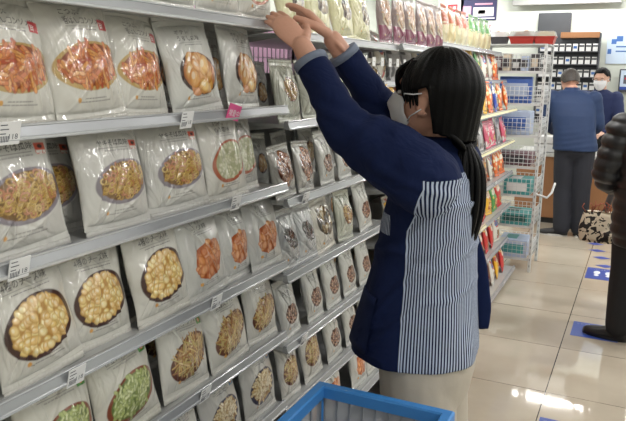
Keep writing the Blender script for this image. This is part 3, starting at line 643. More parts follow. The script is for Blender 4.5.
# pink promotional sheet seen through the wire grid of the second bay
o = MB().use('pink_sheet').box(-.002, .002, -.45, .75, -.16, .12, .001).build('promotional_sheet', None, (-1.385, 1.95, 1.6)); tag(o, 'pink promotional sheet behind the wire grid above the chip bags', 'poster')
# wire hooks rail under the top shelf of the second and third bays
def hook_rail(y0, y1, z, lab):
    t = empty('hook_rail', (-1.0, (y0+y1)/2, z)); MB().use('chrome').tube([(0, -(y1-y0)/2, 0), (0, (y1-y0)/2, 0)], .006).build('bar', t)
    n = int((y1-y0)/.09)
    for i in range(n):
        y = -(y1-y0)/2+.05+i*.09; m = MB().use('chrome').tube([(0, y, 0), (.07, y, -.006), (.085, y, .006)], .0028, 6)
        m.use('tag_paper').box(.084, .0855, y-.016, y+.016, -.012, .02); m.build('hook', t)
    return tag(t, lab, 'hook rail')
hook_rail(2.0, 3.5, 1.545, 'chrome rail of display hooks above the clerk\'s face')

# ------------------------------------------------------------------ wire rack at the aisle end
def wire_panel(m, o, ux, uy, nx, ny, r=.0016):
    o, ux, uy = Vector(o), Vector(ux), Vector(uy)
    for i in range(nx+1): a = o+ux*(i/nx); m.tube([a, a+uy], r, 4)
    for j in range(ny+1): a = o+uy*(j/ny); m.tube([a, a+ux], r, 4)
t = empty('wire_rack', (-.93, 5.56, 0))
for sx in (-.24, .24):
    for sy_ in (-.19, .19):
        m = MB().use('white_wire').box(sx-.011, sx+.011, sy_-.011, sy_+.011, 0, 1.74, .002)
        m.use('rail_groove')
        for q in range(34): m.box(sx-.0025, sx+.0025, sy_-.0118, sy_+.0118, .04+.05*q, .06+.05*q)
        m.build('post', t)
RK = [.1, .36, .6, .82, 1.06, 1.3, 1.54]
for z in RK:
    m = MB().use('white_wire'); a, b_ = .235, .185
    wire_panel(m, (-a, -b_, z), (2*a, 0, 0), (0, 2*b_, 0), 12, 6); m.box(-a, a, -b_-.006, -b_, z-.012, z+.006); m.box(-a, a, b_, b_+.006, z-.012, z+.006)
    for (o_, ux) in (((-a, -b_, z), (2*a, 0, 0)), ((-a, b_, z), (2*a, 0, 0)), ((-a, -b_, z), (0, 2*b_, 0)), ((a, -b_, z), (0, 2*b_, 0))): wire_panel(m, o_, ux, (0, 0, .13), 14 if ux[0] else 8, 4, .0022)
    m.build('basket', t)
m = MB().use('white_wire').tube([(.25, -.19, .62), (.33, -.19, .60), (.36, -.17, .64), (.37, -.1, .7)], .009, 8, round_=True); m.build('side_hook', t)
tag(t, 'white wire basket rack with perforated posts at the aisle end', 'wire rack')
def goods(x, y, z, w, d, h, m1, lab, cat='box', name='goods_box', m2=None, group=None):
    m = MB().use(m1).box(-w/2, w/2, -d/2, d/2, 0, h, .004)
    if m2: m.use(m2).box(-w*.38, w*.38, -d/2-.001, -d/2+.002, h*.25, h*.75, 0).box(-w*.3, w*.1, -d*.3, d*.3, h-.002, h+.001)
    o = m.build(name, None, (x, y, z+.004)); return tag(o, lab, cat, group)
for i in range(6):
    goods(-1.11+.068*i, 5.44+.03*(i % 2), 1.54, .058, .12, .09+.02*(i % 3), ['dark_goods', 'wine_goods', 'straw', 'dark_goods', 'pale_pack', 'dark_goods'][i], '%s small packet in the top wire basket, %s from left' % (['dark', 'wine red', 'cream', 'dark', 'pale', 'dark'][i], ORD[i]), 'packet', 'small_packet', ['straw', 'box_white', 'dark_goods', 'box_white', 'dark_goods', 'straw'][i], 'packets in the top wire basket')
goods(-.9, 5.45, 1.30, .24, .06, .2, 'blue_pack', 'blue packet with pale windows in the wire rack', 'packet', 'blue_packet', 'pale_pack')
goods(-.9, 5.5, 1.06, .26, .2, .18, 'pale_pack', 'pale blue packet behind mesh under the blue one', 'packet', 'pale_packet', 'blue_pack')
goods(-.93, 5.55, .82, .36, .22, .1, 'wine_goods', 'dull wine coloured packets in the middle wire basket', 'packet', 'wine_packet', 'dark_goods')
goods(-.83, 5.5, .6, .2, .25, .12, 'teal_box', 'teal and white box in the lower wire basket', 'box', 'teal_box', 'box_white')
goods(-.83, 5.5, .36, .22, .25, .1, 'teal_box', 'teal box low in the wire rack with dark lid', 'box', 'teal_box', 'teal_dark')
goods(-.83, 5.5, .1, .22, .25, .14, 'pale_pack', 'pale packet in the bottom wire basket', 'packet', 'pale_packet', 'teal_box')
# red food trays on top of the wire rack
t0 = [5.45]
for i, (x, y, lab, s_) in enumerate([(-1.06, 5.52, 'small dark food tray on the wire rack, left of the red trays', .8), (-.88, 5.5, 'red food tray with film lid on the wire rack, left one', 1.2), (-.72, 5.5, 'red food tray with gold wrap on the wire rack, beside the posts', .95)]):
    t = empty('food_tray', (x, y, 1.745)); mm = 'red_tray' if i else 'dark_goods'
    MB().use(mm).loft([[(sx*a*s_, sy_*b*s_, z) for sx, sy_ in ((-1, -1), (1, -1), (1, 1), (-1, 1))] for a, b, z in ((.065, .055, 0), (.078, .07, .05), (.084, .075, .052), (.084, .075, .056), (.076, .066, .056), (.06, .05, .01))], smooth=False).build('tray', t)
    m = MB().use('food_brown' if i < 2 else 'gold_film'); r_ = random.Random(i)
    for q in range(9): m.ell((r_.uniform(-.045, .045)*s_, r_.uniform(-.04, .04)*s_, .055+r_.uniform(0, .03)), (.022*s_, .018*s_, .02), 8, 6)
    m.build('food', t)
    MB().use('clear_lid').loft([[(sx*a*s_, sy_*b*s_, z) for sx, sy_ in ((-1, -1), (1, -1), (1, 1), (-1, 1))] for a, b, z in ((.082, .073, .056), (.07, .062, .092), (.064, .056, .094))], smooth=False).build('lid', t)
    tag(t, lab, 'food tray', 'food trays on the wire rack')
m = MB().use('shelf_metal').box(-.26, .24, -.2, .2, 0, .012, .003); o = m.build('rack_top_board', None, (-.92, 5.56, 1.731)); tag(o, 'grey flat board lying on top of the wire rack', 'board')

# ------------------------------------------------------------------ counter, rack and wall at the back
t = empty('service_counter', (.2, 7.65, 0))
MB().use('counter_wood').box(-1.35, 1.7, -.3, .3, .06, .70, .004).build('front_panel', t)
MB().use('rubber').box(-1.33, 1.68, -.27, .28, 0, .06).build('kick_plate', t)
MB().use('counter_top').box(-1.38, 1.73, -.33, .32, .70, .735, .006).build('counter_top', t)
tag(t, 'long white topped counter with brown wood front, behind the queue', 'counter')
goods(-.86, 7.5, .735, .27, .22, .085, 'box_white', 'lower white box stacked on the left of the counter', group='white boxes on the counter')
goods(-.85, 7.5, .826, .3, .24, .07, 'box_white', 'upper white box stacked on the left of the counter', group='white boxes on the counter')
goods(-.27, 7.42, .735, .14, .2, .01, 'tag_paper', 'white paper slip under the cashier\'s hands', 'paper', 'paper_slip')
goods(-.22, 7.5, .735, .1, .12, .07, 'box_white', 'small white device on the counter beside the paper', 'device', 'card_terminal', 'rack_dark')
# tobacco rack: frame plus counted packs
t = empty('cigarette_rack', (-.88, 8.86, 0))
m = MB().use('rack_dark').box(-.34, .34, .06, .075, .95, 2.02)
m.build('back_board', t)
for s_ in (-1, 1): MB().use('rack_dark').box(s_*.34-.008, s_*.34+.008, -.05, .075, .95, 2.02).build('side_panel', t)
LV = [1.06, 1.21, 1.36, 1.51, 1.66, 1.81]
for z in LV: MB().use('rack_dark').box(-.335, .335, -.06, .06, z-.012, z, .002).build('shelf', t)
MB().use('counter_wood').box(-.1, .335, -.05, .06, 1.965, 2.03, .002).build('header', t)
tag(t, 'dark rack of white packs on the back wall behind the cashier', 'rack')
pk = MB().use('box_white').box(-.027, .027, -.012, .012, 0, .085, .002).mesh('cigarette_pack'); ps = MB().use('rack_dark').box(-.026, .026, -.0128, -.0122, .05, .07).mesh('pack_band'); pb = MB().use('poster_blue').box(-.02, .02, -.0128, -.0122, .03, .06).mesh('pack_band')
for zi, z in enumerate(LV):
    for xi in range(9):
        o = link('cigarette_pack', pk, None, (-.88-.296+xi*.074, 8.86-.03, z+.0005)); link('band', ps if (xi*7+zi*3) % 5 else pb, o)
        tag(o, 'white pack on the dark back-wall rack, %s row from the top, %s from left' % (ORD[5-zi], ORD[xi]), 'cigarette pack', 'packs in the dark rack')
# wall fittings: grey hanging sign, dark panel, posters
o = MB().use('grey_sign').box(-.62, .62, -.02, .02, -.12, .12, .008).build('header_sign', None, (-.97, 8.92, 2.48)); tag(o, 'long plain grey header sign high on the back wall', 'sign')
t = empty('wall_panel', (-1.08, 8.97, 2.1)); MB().use('rack_dark').box(-.19, .19, -.02, .01, -.19, .17, .004).build('frame', t)
MB().use('dark_panel').box(-.175, .175, -.023, -.019, -.175, .155).build('screen', t); tag(t, 'dark square panel on the back wall above the pack rack', 'panel')
def poster(x, y, z, w, h, bg, blocks, lab, name='poster', words=()):
    m = MB().use(bg).box(-w/2, w/2, -.004, .004, -h/2, h/2, .001)
    for (a, b, c, d, mt) in blocks: m.use(mt).box(-w/2+a*w, -w/2+b*w, -.0055, -.0035, -h/2+c*h, -h/2+d*h)
    for (tx, a, c, ht, wd, mt) in words:
        co, tri, tw = text_tris(tx); m.use(mt).add([(-w/2+a*w+p[0]*wd*w/tw, -.0062, -h/2+c*h+p[1]*ht*h) for p in co.tolist()], tri)
    o = m.build(name, None, (x, y, z)); return tag(o, lab, 'poster')
poster(-2.53, 8.995, 2.36, .64, .40, 'poster_white', [(0, 1, 0, .14, 'poster_purple'), (.08, .3, .42, .8, 'poster_pink'), (.68, .88, .38, .62, 'red'), (.34, .6, .5, .53, 'poster_purple'), (.34, .62, .6, .63, 'ink'), (.34, .58, .7, .73, 'ink'), (.04, .5, .88, .92, 'poster_pink')], 'white poster with purple foot and red square on the back wall', words=[('お得', .71, .44, .12, .14, 'white_print'), ('キャンペーン', .1, .03, .08, .7, 'white_print')])
poster(-2.02, 8.995, 2.36, .46, .32, 'poster_navy', [(.04, .96, .06, .1, 'poster_white'), (.07, .3, .16, .56, 'poster_pink'), (.36, .92, .16, .5, 'poster_white'), (.4, .88, .6, .66, 'poster_pink'), (.5, .7, .25, .4, 'straw')], 'dark blue poster of drinks on the back wall')
poster(-2.02, 8.995, 2.06, .46, .24, 'poster_white', [(.2, .9, .5, .56, 'ink'), (.1, .9, .1, .3, 'poster_pink')], 'white strip poster with red words below the dark blue one', words=[('実施中です', .06, .62, .26, .85, 'red'), ('おいしい', .1, .12, .22, .7, 'red')])
poster(-.30, 8.995, 1.86, .34, .38, 'pale_blue', [(.14, .3, .6, .75, 'poster_blue'), (.04, .16, .3, .45, 'poster_blue'), (.3, .5, .68, .84, 'poster_blue'), (.3, .95, .5, .54, 'poster_blue'), (.3, .95, .36, .4, 'poster_blue')], 'pale blue notice on the back wall at the right picture edge')
t = empty('wall_monitor', (-.13, 8.95, 1.49)); MB().use('rack_dark').box(-.17, .17, -.015, .02, -.15, .12, .006).build('bezel', t)
MB().use('pale_blue').box(-.155, .155, -.018, -.014, -.12, .105).build('screen', t)
m = MB().use('sticker_blue').box(-.155, .155, -.0195, -.0175, -.12, -.085); m.use('ink').box(-.12, -.06, -.0195, -.0175, -.05, .05).box(-.03, .1, -.0195, -.0175, .03, .045).box(-.03, .1, -.0195, -.0175, -.01, .0)
m.use('red').box(-.11, -.07, -.0205, -.0195, .0, .02); m.build('display', t); tag(t, 'framed notice screen with blue foot under the pale blue notice', 'screen')
# shop column between posters and the tall packs
struct(MB().use('wall_paint').box(-1.9, -1.72, 6.1, 6.3, 0, ZC, .004).build('trim_1'))

# floor stickers
def sticker(x, y, w, d, lab, arrow=False):
    m = MB().use('sticker_blue').box(-w/2, w/2, -d/2, d/2, .0005, .0018)
    m.use('sticker_white')
    if not arrow:
        for s_ in (-1, 1):
            for (ey, rx, ry) in ((.025, .024, .052), (-.052, .018, .026)):
                n = 20; m.add([(s_*.042+rx*math.cos(2*PI*k/n), ey+ry*math.sin(2*PI*k/n), .0024) for k in range(n)], [tuple(range(n))])
        co, tri, tw = text_tris('ここでお待ちください'); m.add([(-w*.42+p[0]*w*.84/tw, d*.36+p[1]*.012, .0024) for p in co.tolist()], tri)
    o = m.build('floor_sticker', None, (x, y, 0)); return tag(o, lab, 'floor sticker', 'blue queue stickers')
sticker(-.165, 5.58, .235, .33, 'blue footprint sticker on the floor farthest from the camera')
sticker(-.135, 4.24, .26, .26, 'blue footprint sticker under the black boot')
sticker(-.165, 2.85, .24, .28, 'blue footprint sticker cut by the bottom picture edge')
for i, p in enumerate([(-.28, 6.62), (-.25, 6.36), (-.2, 6.11), (-.16, 5.84)]):
    m = MB().use('sticker_blue').add([(-.075, 0, .0015), (0, -.05, .0015), (.075, 0, .0015), (0, .05, .0015)], [(0, 1, 2, 3)]).add([(-.075, 0, .0003), (0, -.05, .0003), (.075, 0, .0003), (0, .05, .0003)], [(3, 2, 1, 0)])
    o = m.build('floor_arrow', None, (p[0], p[1], 0)); tag(o, 'small blue arrow mark on the floor, %s from the counter' % ORD[i], 'floor marking', 'blue arrow marks')

# ------------------------------------------------------------------ blue crates beside the clerk
def crate(loc, lab, full=True):
    t = empty('folding_crate', loc); a, b, h = .172, .27, .25
    m = MB().use('crate_blue')
    def ring(m, o, i, z0, z1):
        R_ = [[(sx*(a-q), sy_*(b-q), z) for sx, sy_ in ((-1, -1), (1, -1), (1, 1), (-1, 1))] for q, z in ((o, z0), (o, z1-.004), (o+.004, z1), (i-.003, z1), (i, z1-.004), (i, z0), (o, z0))]
        m.loft(R_, cap=False, smooth=False)
    ring(m, 0, .026, h-.03, h); ring(m, .006, .02, 0, .03); m.build('rim', t)
    m = MB().use('crate_blue').box(-a+.01, a-.01, -b+.01, b-.01, 0, .012); m.build('bottom', t)
    for sx, sy_ in ((-1, -1), (1, -1), (1, 1), (-1, 1)): MB().use('crate_blue').box(sx*(a-.022), sx*(a-.004), sy_*(b-.022), sy_*(b-.004), .01, h-.02, .003).build('corner_post', t)
    for s_ in (-1, 1):
        for ax in (0, 1):
            m = MB().use('crate_film'); L, W = (b-.022, a) if ax == 0 else (a-.022, b)
            def bx(m, u0, u1, w0, w1, z0, z1):
                if ax == 0: m.box(s_*w0, s_*w1, u0, u1, z0, z1)
                else: m.box(u0, u1, s_*w0, s_*w1, z0, z1)
            bx(m, -L, L, W-.014, W-.012, .02, h-.03); m.use('crate_rib')
            n = 9
            for k_ in range(n+1): u = -L+2*L*k_/n; bx(m, u-.002, u+.002, W-.018, W-.010, .02, h-.03)
            for z in (.08, .15): bx(m, -L, L, W-.0165, W-.0105, z, z+.004)
            m.build('side_wall', t)
    for s_ in (-1, 1): MB().use('crate_blue').box(-.05, .05, s_*(b+.001)-.004, s_*(b+.001)+.004, h-.026, h-.008, .003).build('handle', t)
    return tag(t, lab, 'crate', 'blue folding crates')
crate((-.493, 1.165, .5), 'blue rimmed folding crate with clear ribbed sides, topmost beside the clerk')
crate((-.493, 1.165, .25), 'blue folding crate in the middle of the stack below the open one')
crate((-.493, 1.165, 0), 'blue folding crate standing on the floor at the foot of the stack')
# stuff in the top crate: folded clear bags
t = MB().use('crate_film'); r_ = random.Random(3)
p = Pic(.25, .4, 60, c8(188, 188, 190)); p.back = np.array(c8(180, 180, 182))
for i, (x, y, z) in enumerate([(-.52, 1.22, .535), (-.45, 1.12, .59)]):
    me = bag_mesh('wrap', p, .05, 90+i, 'film_clear'); o = link('plastic_wrap', me, None, (x, y-.17, z), (R(-90), 0, R(6*(1-2*i)))); tag(o, ['grey clear plastic wrap lying at the bottom of the open crate', 'grey clear plastic wrap lying on top in the open crate'][i], 'plastic wrap')
    o.rotation_euler = (R(-88), 0, 0); 

# ------------------------------------------------------------------ people
def V(*a): return Vector(a)
def hand(m, w, d, n, s, curl=.5, L=.165, spread=.1):
    """palm, four bent fingers and a thumb; d along hand, n back-of-hand normal, s towards the thumb"""
    w = Vector(w); d = Vector(d).normalized(); n = Vector(n); n = (n-d*n.dot(d)).normalized(); s_ = Vector(s); s_ = (s_-d*s_.dot(d)-n*s_.dot(n)).normalized()
    k = L/.17
    P = lambda a, b, c=0: w+d*(a*k)+s_*(b*k)+n*(c*k)
    m.tube([P(-.03, 0), P(.0, .0), P(.03, .0), P(.06, 0), P(.085, 0)], [.025*k, .025*k, .031*k, .036*k, .036*k], 16, .42, up=n, round_=True)
    for b, l, r in ((.028, .068, .0085), (.0095, .076, .0088), (-.0095, .071, .0083), (-.027, .056, .0074)):
        p0 = P(.07, b*.85); dir_ = (d + s_*(b*spread*14)).normalized(); pts = [p0]; ang = curl*.35; q = p0; rad = [r*1.15*k]
        for seg, f in ((.47, 1.), (.3, .92), (.23, .8)):
            dd = (dir_*math.cos(ang)-n*math.sin(ang)); q = q+dd*(l*k*seg*(1.3 if seg == .47 else 1.15)); pts.append(q); rad.append(r*f*k); ang += curl*.9
        m.tube(pts, rad, 10, round_=True)
    t0 = P(.018, .022); t1 = P(.048, .05, -.012); t2 = P(.074, .062, -.024); t3 = P(.094, .062, -.034)
    m.tube([t0, t1, t2, t3], [.015*k, .0125*k, .0105*k, .009*k], 10, round_=True)
def head(m, c, f, l, k=1., ez=0.):
    """skull, jaw, nose, lips, brow, ears; c = head centre"""
    u = Vector(f).cross(Vector(l)).normalized(); M = Matrix((f, l, u)).transposed()
    P = lambda a, b, z: c+f*(a*k)+l*(b*k)+u*(z*k)
    m.ell(P(-.012, 0, .022), (.094*k, .074*k, .09*k), 28, 18, M); m.ell(P(.02, 0, -.035), (.072*k, .062*k, .075*k), 24, 16, M)
    m.ell(P(.055, 0, -.085), (.028*k, .03*k, .022*k), 14, 10, M); m.ell(P(.078, 0, .03), (.016*k, .045*k, .018*k), 14, 10, M)
    m.tube([P(.085, 0, .015), P(.098, 0, -.01), P(.106, 0, -.025)], [.008*k, .010*k, .012*k], 10, round_=True); m.ell(P(.095, 0, -.028), (.012*k, .017*k, .009*k), 12, 8, M)
    m.ell(P(.084, 0, -.052), (.012*k, .022*k, .006*k), 12, 8, M); m.ell(P(.082, 0, -.062), (.011*k, .019*k, .006*k), 12, 8, M)
    for s_ in (-1, 1):
        m.ell(P(.045, s_*.042, -.022), (.028*k, .02*k, .024*k), 12, 8, M)
        e = [P(-.004+.016*math.cos(t)*1.1, s_*(.074+.012*max(0, -math.cos(t))), -.004+ez+.028*math.sin(t)) for t in np.linspace(-2.4, 2.6, 12)]
        m.tube(e, [.0042*k]*12, 8, round_=True); m.ell(P(-.002, s_*.073, -.004+ez), (.013*k, .005*k, .022*k), 12, 8, M); m.ell(P(.006, s_*.074, -.027+ez), (.008*k, .005*k, .009*k), 10, 6, M)
def eyes(parent, c, f, l, k, off):
    u = Vector(f).cross(Vector(l)).normalized(); M = Matrix((f, l, u)).transposed()
    for s_ in (-1, 1):
        p = c+f*(.083*k)+l*(s_*.032*k)+u*(.004*k)-off
        m = MB().use('box_white').ell(p, (.009*k, .0135*k, .0062*k), 14, 10, M); m.use('eye_dark').ell(p+f*(.0045*k), (.0055*k, .0056*k, .0056*k), 12, 8, M); m.build('eye', parent)
        b = MB().use('hair').tube([p+f*.005+l*(s_*q)+u*z for q, z in ((-.014, .016), (0, .021), (.014, .017))], [.002, .0026, .0015], 6, round_=True); b.build('eyebrow', parent)
def hair_cap(parent, c, f, l, k, off, mname='hair', name='hair', front=.060, side=-.03, back=-.10, vol=(.112, .092, .112), thick=.012, seed=0, zl=None):
    u = Vector(f).cross(Vector(l)).normalized(); nt, npn = 96, 26; outer = []; inner = []; rng = np.random.RandomState(seed)
    ph0 = rng.uniform(0, 6, 8); fr = rng.uniform(14, 46, 8)
    for i in range(npn+1):
        for j in range(nt):
            th = 2*PI*j/nt; cf = math.cos(th)      # th=0 front
            # lower limit height for this direction
            tt = th if th < PI else 2*PI-th
            z_lim = float(np.interp(tt, zl[0], zl[1])) if zl else front + (side-front)*min(1, max(0, (th if th < PI else 2*PI-th)-.55)/.45) if (th if th < PI else 2*PI-th) < 1.0 else side + (back-side)*min(1, max(0, ((th if th < PI else 2*PI-th)-1.35)/.7))
            pm = math.acos(max(-.999, min(.999, z_lim/vol[2]))); ph = .001+(pm)*(i/npn)
            g = sum(math.sin(fr[q]*th+ph0[q]+ph*.8) for q in range(8))*.0006*math.sin(min(ph, PI/2))
            rf = vol[0] if cf < 0 else vol[0]*.93
            x, y, z = (rf+g)*math.sin(ph)*cf, (vol[1]+g)*math.sin(ph)*math.sin(th), (vol[2]+g)*math.cos(ph)
            if z < 0: x, y = (rf+g)*cf*(1+z*.9), (vol[1]+g)*math.sin(th)*(1+z*.9)
            tk = thick*(1 if i < npn else .3)
            outer.append(c+(f*(x-.014)+l*y+u*(z+.012))*k-off); q = 1-tk/.1; inner.append(c+(f*(x*q-.014)+l*y*q+u*(z*(q if z > 0 else 1)+.012))*k-off)
    m = MB().use(mname); n = len(outer); fs = []
    for i in range(npn):
        for j in range(nt):
            a, b = i*nt+j, i*nt+(j+1) % nt; fs += [(a, a+nt, b+nt, b), (a+n, b+n, b+nt+n, a+nt+n)]
    for j in range(nt): a, b = npn*nt+j, npn*nt+(j+1) % nt; fs.append((a, a+n, b+n, b))
    m.add(outer+inner, fs, True)
    m.add(outer[:nt], [tuple(range(nt))], True)
    return m
def ringE(c, f, l, a, b, n=32, p=2.3, tilt=V(0, 0, 0)):
    out = []
    for j in range(n):
        t = 2*PI*j/n; x = math.copysign(abs(math.cos(t))**(2/p), math.cos(t))*a; y = math.copysign(abs(math.sin(t))**(2/p), math.sin(t))*b; out.append(c+f*x+l*y)
    return out
def lerp(a, b, t): return a*(1-t)+b*t
def smoothpts(pts, rad, k=5):
    P = [Vector(p) for p in pts]; out = []; ro = []
    for i in range(len(P)-1):
        p0, p1, p2, p3 = P[max(i-1, 0)], P[i], P[i+1], P[min(i+2, len(P)-1)]
        for s_ in range(k):
            t = s_/k; out.append(.5*((2*p1)+(p2-p0)*t+(2*p0-5*p1+4*p2-p3)*t*t+(3*p1-p0-3*p2+p3)*t**3)); ro.append(lerp(rad[i], rad[i+1], t))
    return out+[P[-1]], ro+[rad[-1]]

def mask_part(parent, c, f, l, k, off, loops=True):
    u = Vector(f).cross(Vector(l)).normalized(); nu, nv = 24, 14; pts = []
    for j in range(nv+1):
        v = j/nv; z = -.108+.112*v
        for i in range(nu+1):
            a = -1.12+2.24*i/nu; w_ = 1-abs(a/1.12)**3*.25
            bul = .018*math.cos(a*.9)*math.sin(PI*min(1, v*.85+.1)); r_ = (.089+bul+(.018*math.exp(-(a/.25)**2)*math.exp(-((v-.75)/.28)**2)))
            r_ -= .02*(1-v)**2; plea = .0012*math.sin(v*20)
            zz = z*w_*(1)+(.012*(abs(a)/1.12)**2)*(1-2*v)
            pts.append(c+(f*((r_+plea)*math.cos(a)*1.02+.012)+l*((r_*.80)*math.sin(a)+0)+u*zz)*k-off)
    n = len(pts); ins = [p+(c-off-p).normalized()*.002 for p in pts]; fs = []; N = nu+1
    for j in range(nv):
        for i in range(nu): a = j*N+i; fs += [(a, a+1, a+N+1, a+N), (a+n, a+N+n, a+N+1+n, a+1+n)]
    for i in range(nu): fs += [(i, i+n, i+1+n, i+1), (nv*N+i, nv*N+i+1, nv*N+i+1+n, nv*N+i+n)]
    for j in range(nv): a = j*N; fs += [(a, a+N, a+N+n, a+n), (a+nu, a+nu+n, a+nu+N+n, a+nu+N)]
    o = MB().use('mask_white').add(pts+ins, fs, True).build('face_mask', parent)
    if loops:
        for s_ in (-1, 1):
            P = lambda a, b, z: c+(f*a+l*(s_*b)+u*z)*k-off
            i = nu if s_ > 0 else 0
            MB().use('mask_white').tube([pts[nv*N+i], P(.045, .086, .004), P(.02, .0895, .004), P(-.002, .086, .008)], .0017, 6).tube([pts[i+N], P(.03, .075, -.05), P(-.002, .083, -.03)], .0017, 6).build('ear_loop', o)
    return o
def figure(J, K=1.): pass
def legs_mb(m, hips, knees, ankles, r=(.088, .06, .045), cr=None, n=16):
    for h_, k_, a_ in zip(hips, knees, ankles):
        P, Q = smoothpts([h_+V(0, 0, .04), h_, lerp(h_, k_, .5), k_, lerp(k_, a_, .35), a_], [r[0]*1.02, r[0], (r[0]+r[1])*.52, r[1], r[1]*.98, r[2]], 4); m.tube(P, Q, n, round_=True)
def foot_mb(a, d, L=.25, w=.045, sole='shoe_black', up='shoe_black', boot=0.):
    d = Vector(d).normalized(); s_ = V(-d.y, d.x, 0); m = MB().use(up)
    rings = []
    for t, ww, hh in ((0, .55, .055), (.05, .8, .075), (.2, .82, .082), (.4, .86, .07), (.6, 1., .052), (.8, 1., .042), (.93, .75, .034), (1, .35, .022)):
        c = a+d*(-.06+L*t); c = V(c.x, c.y, 0); rings.append([c+s_*(math.cos(q)*w*ww)+V(0, 0, .014+max(0, math.sin(q))*hh+min(0, math.sin(q))*.004) for q in [2*PI*j/16 for j in range(16)]])
    m.loft(rings)
    m.use(sole)
    m.loft([[V(a.x, a.y, z)+d*(-.062+(L+.006)*(.5-.5*math.cos(q)))+s_*(math.sin(q)*w*(1.03)*(.95+.1*(.5-.5*math.cos(q)))) for q in [2*PI*j/24 for j in range(24)]] for z in (.0005, .018)], smooth=False)
    if boot: m.use(up).tube([V(a.x, a.y, .04), V(a.x, a.y, boot)], [.048, .055], 16)
    return m

# ---- the clerk reaching up to the top shelf
F_ = V(-1, -.06, 0).normalized(); L_ = V(0, 0, 1).cross(F_)      # facing the shelf, her left towards the camera
C0 = V(-.475, 1.70, 0)
root = empty('person', (C0.x, C0.y, 0)); off = V(C0.x, C0.y, 0)
tag(root, 'clerk with black ponytail and navy striped tunic reaching up to the top shelf', 'person')
Pn = lambda f, l, z: C0+F_*f+L_*l+V(0, 0, z)
HC = Pn(.0, .004, 1.450); tilt = V(0, 0, 0)
Hf = V(-.96, .15, .05).normalized(); Hl = V(0, 0, 1).cross(Hf).normalized(); 
SL, EL, WL = Pn(-.01, .165, 1.265), atD(346, 127, 1.655), atD(302, 46, 1.68)
SR, ER, WR = Pn(-.01, -.165, 1.275), V(-.640, 1.775, 1.40), atD(333, 40, 1.79)
TL, TR = atD(264, 3, 1.75), atD(286, -8, 1.82)
body = MB(); head(body, HC-off, Hf, Hl, ez=-.014)
body.tube([Pn(-.03, 0, 1.23)-off, Pn(-.022, 0, 1.32)-off, Pn(-.012, 0, 1.40)-off], [.06, .047, .046], 16, round_=True)
body.loft([ringE(Pn(f, 0, z)-off, F_, L_, a, b) for f, z, a, b in ((0, .70, .06, .10), (0, .78, .1, .15), (-.005, .88, .10, .155), (.0, 1.0, .085, .125), (.0, 1.1, .095, .13), (-.005, 1.2, .09, .145), (-.01, 1.27, .06, .13), (-.015, 1.31, .04, .06))])
for S, E_, W_ in ((SL, EL, WL), (SR, ER, WR)):
    P, Q = smoothpts([S-off, lerp(S, E_, .5)-off, E_-off, lerp(E_, W_, .35)-off, W_-off], [.045, .042, .034, .034, .0245], 5); body.tube(P, Q, 16, round_=True)
hl = [Pn(0, .076, .76), Pn(0, -.076, .76)]; kn = [Pn(-.03, .09, .44), Pn(-.03, -.10, .44)]; an = [Pn(-.01, .10, .07), Pn(-.01, -.115, .07)]
legs_mb(body, [p-off for p in hl], [p-off for p in kn], [p-off for p in an], (.078, .05, .036))
me = fuse(body, .005, 3)
hm = MB()
hand(hm, WL-off, TL-WL, V(.35, -.62, .7), V(.5, .8, .3), .22, .16)
hand(hm, WR-off, TR-WR, V(.35, .3, .9), V(.5, -.85, .1), .25, .165)
P, Q = [lerp(EL, WL, t)-off for t in (.55, .8, 1.)], [.031, .0275, .025]; hm.tube(P, Q, 16, round_=True)
P, Q = [lerp(ER, WR, t)-off for t in (.55, .8, 1.)], [.031, .0275, .025]; hm.tube(P, Q, 16, round_=True)
mh = fuse(hm, .0027, 2)
import bmesh
bm = bmesh.new(); bm.from_mesh(me); bm.from_mesh(mh); me = bpy.data.meshes.new('body'); bm.to_mesh(me); bm.free()
link('body', setmat(me, 'skin'), root)
eyes(root, HC, Hf, Hl, 1, off); mask_part(root, HC, Hf, Hl, 1, off)
# hair: cap, fringe, side locks, ponytail
hp = hair_cap(root, HC, Hf, Hl, 1, off, vol=(.109, .096, .112), seed=3, zl=([0, .55, .85, 1.15, 1.42, 1.62, 1.82, 3.2], [.052, .055, .04, .0, .006, .014, -.095, -.125]))
r_ = random.Random(8)
for s_ in (-1, 1):
    for q in range(7):      # locks in front of the ear
        x = .050-.0065*q; P, Q = smoothpts([HC+Hf*(x*.8)+Hl*(s_*.055)+V(0, 0, .080), HC+Hf*(x+.004)+Hl*(s_*(.078+.004*(q > 3)))+V(0, 0, .03), HC+Hf*(x+r_.uniform(-.004, .006))+Hl*(s_*.079)+V(0, 0, -.01-.0045*q*(1 if q < 5 else .5)+r_.uniform(-.008, .006))], [.007, .006, .0015], 5); hp.tube([p-off for p in P], Q, 8, round_=True)
for q in range(15):         # fringe
    a = -.62+1.24*q/14; P, Q = smoothpts([HC+Hf*(.060*math.cos(a*.8))+Hl*(.045*math.sin(a))+V(0, 0, .088), HC+Hf*(.095*math.cos(a*.75))+Hl*(.08*math.sin(a))+V(0, 0, .055), HC+Hf*(.094*math.cos(a*.75)+.002)+Hl*(.082*math.sin(a))+V(0, 0, .0+r_.uniform(-.006, .008))], [.004, .0058, .0018], 5); hp.tube([p-off for p in P], Q, 8, round_=True)
for q in range(44):         # hair gathered towards the nape
    a = -1.25+2.5*q/43; y = math.sin(a); x = -math.cos(a)
    P, Q = smoothpts([HC+Hf*(x*.090-.01)+Hl*(y*.086)+V(0, 0, .01), HC+Hf*(x*.092-.012)+Hl*(y*.080)+V(0, 0, -.055), HC+Hf*(-.076+.02*math.cos(a*2))+Hl*(y*.05)+V(0, 0, -.105), HC+Hf*(-.088)+Hl*(y*.012)+V(0, 0, -.126)], [.007, .0075, .007, .005], 5); hp.tube([p-off for p in P], Q, 8, round_=True)
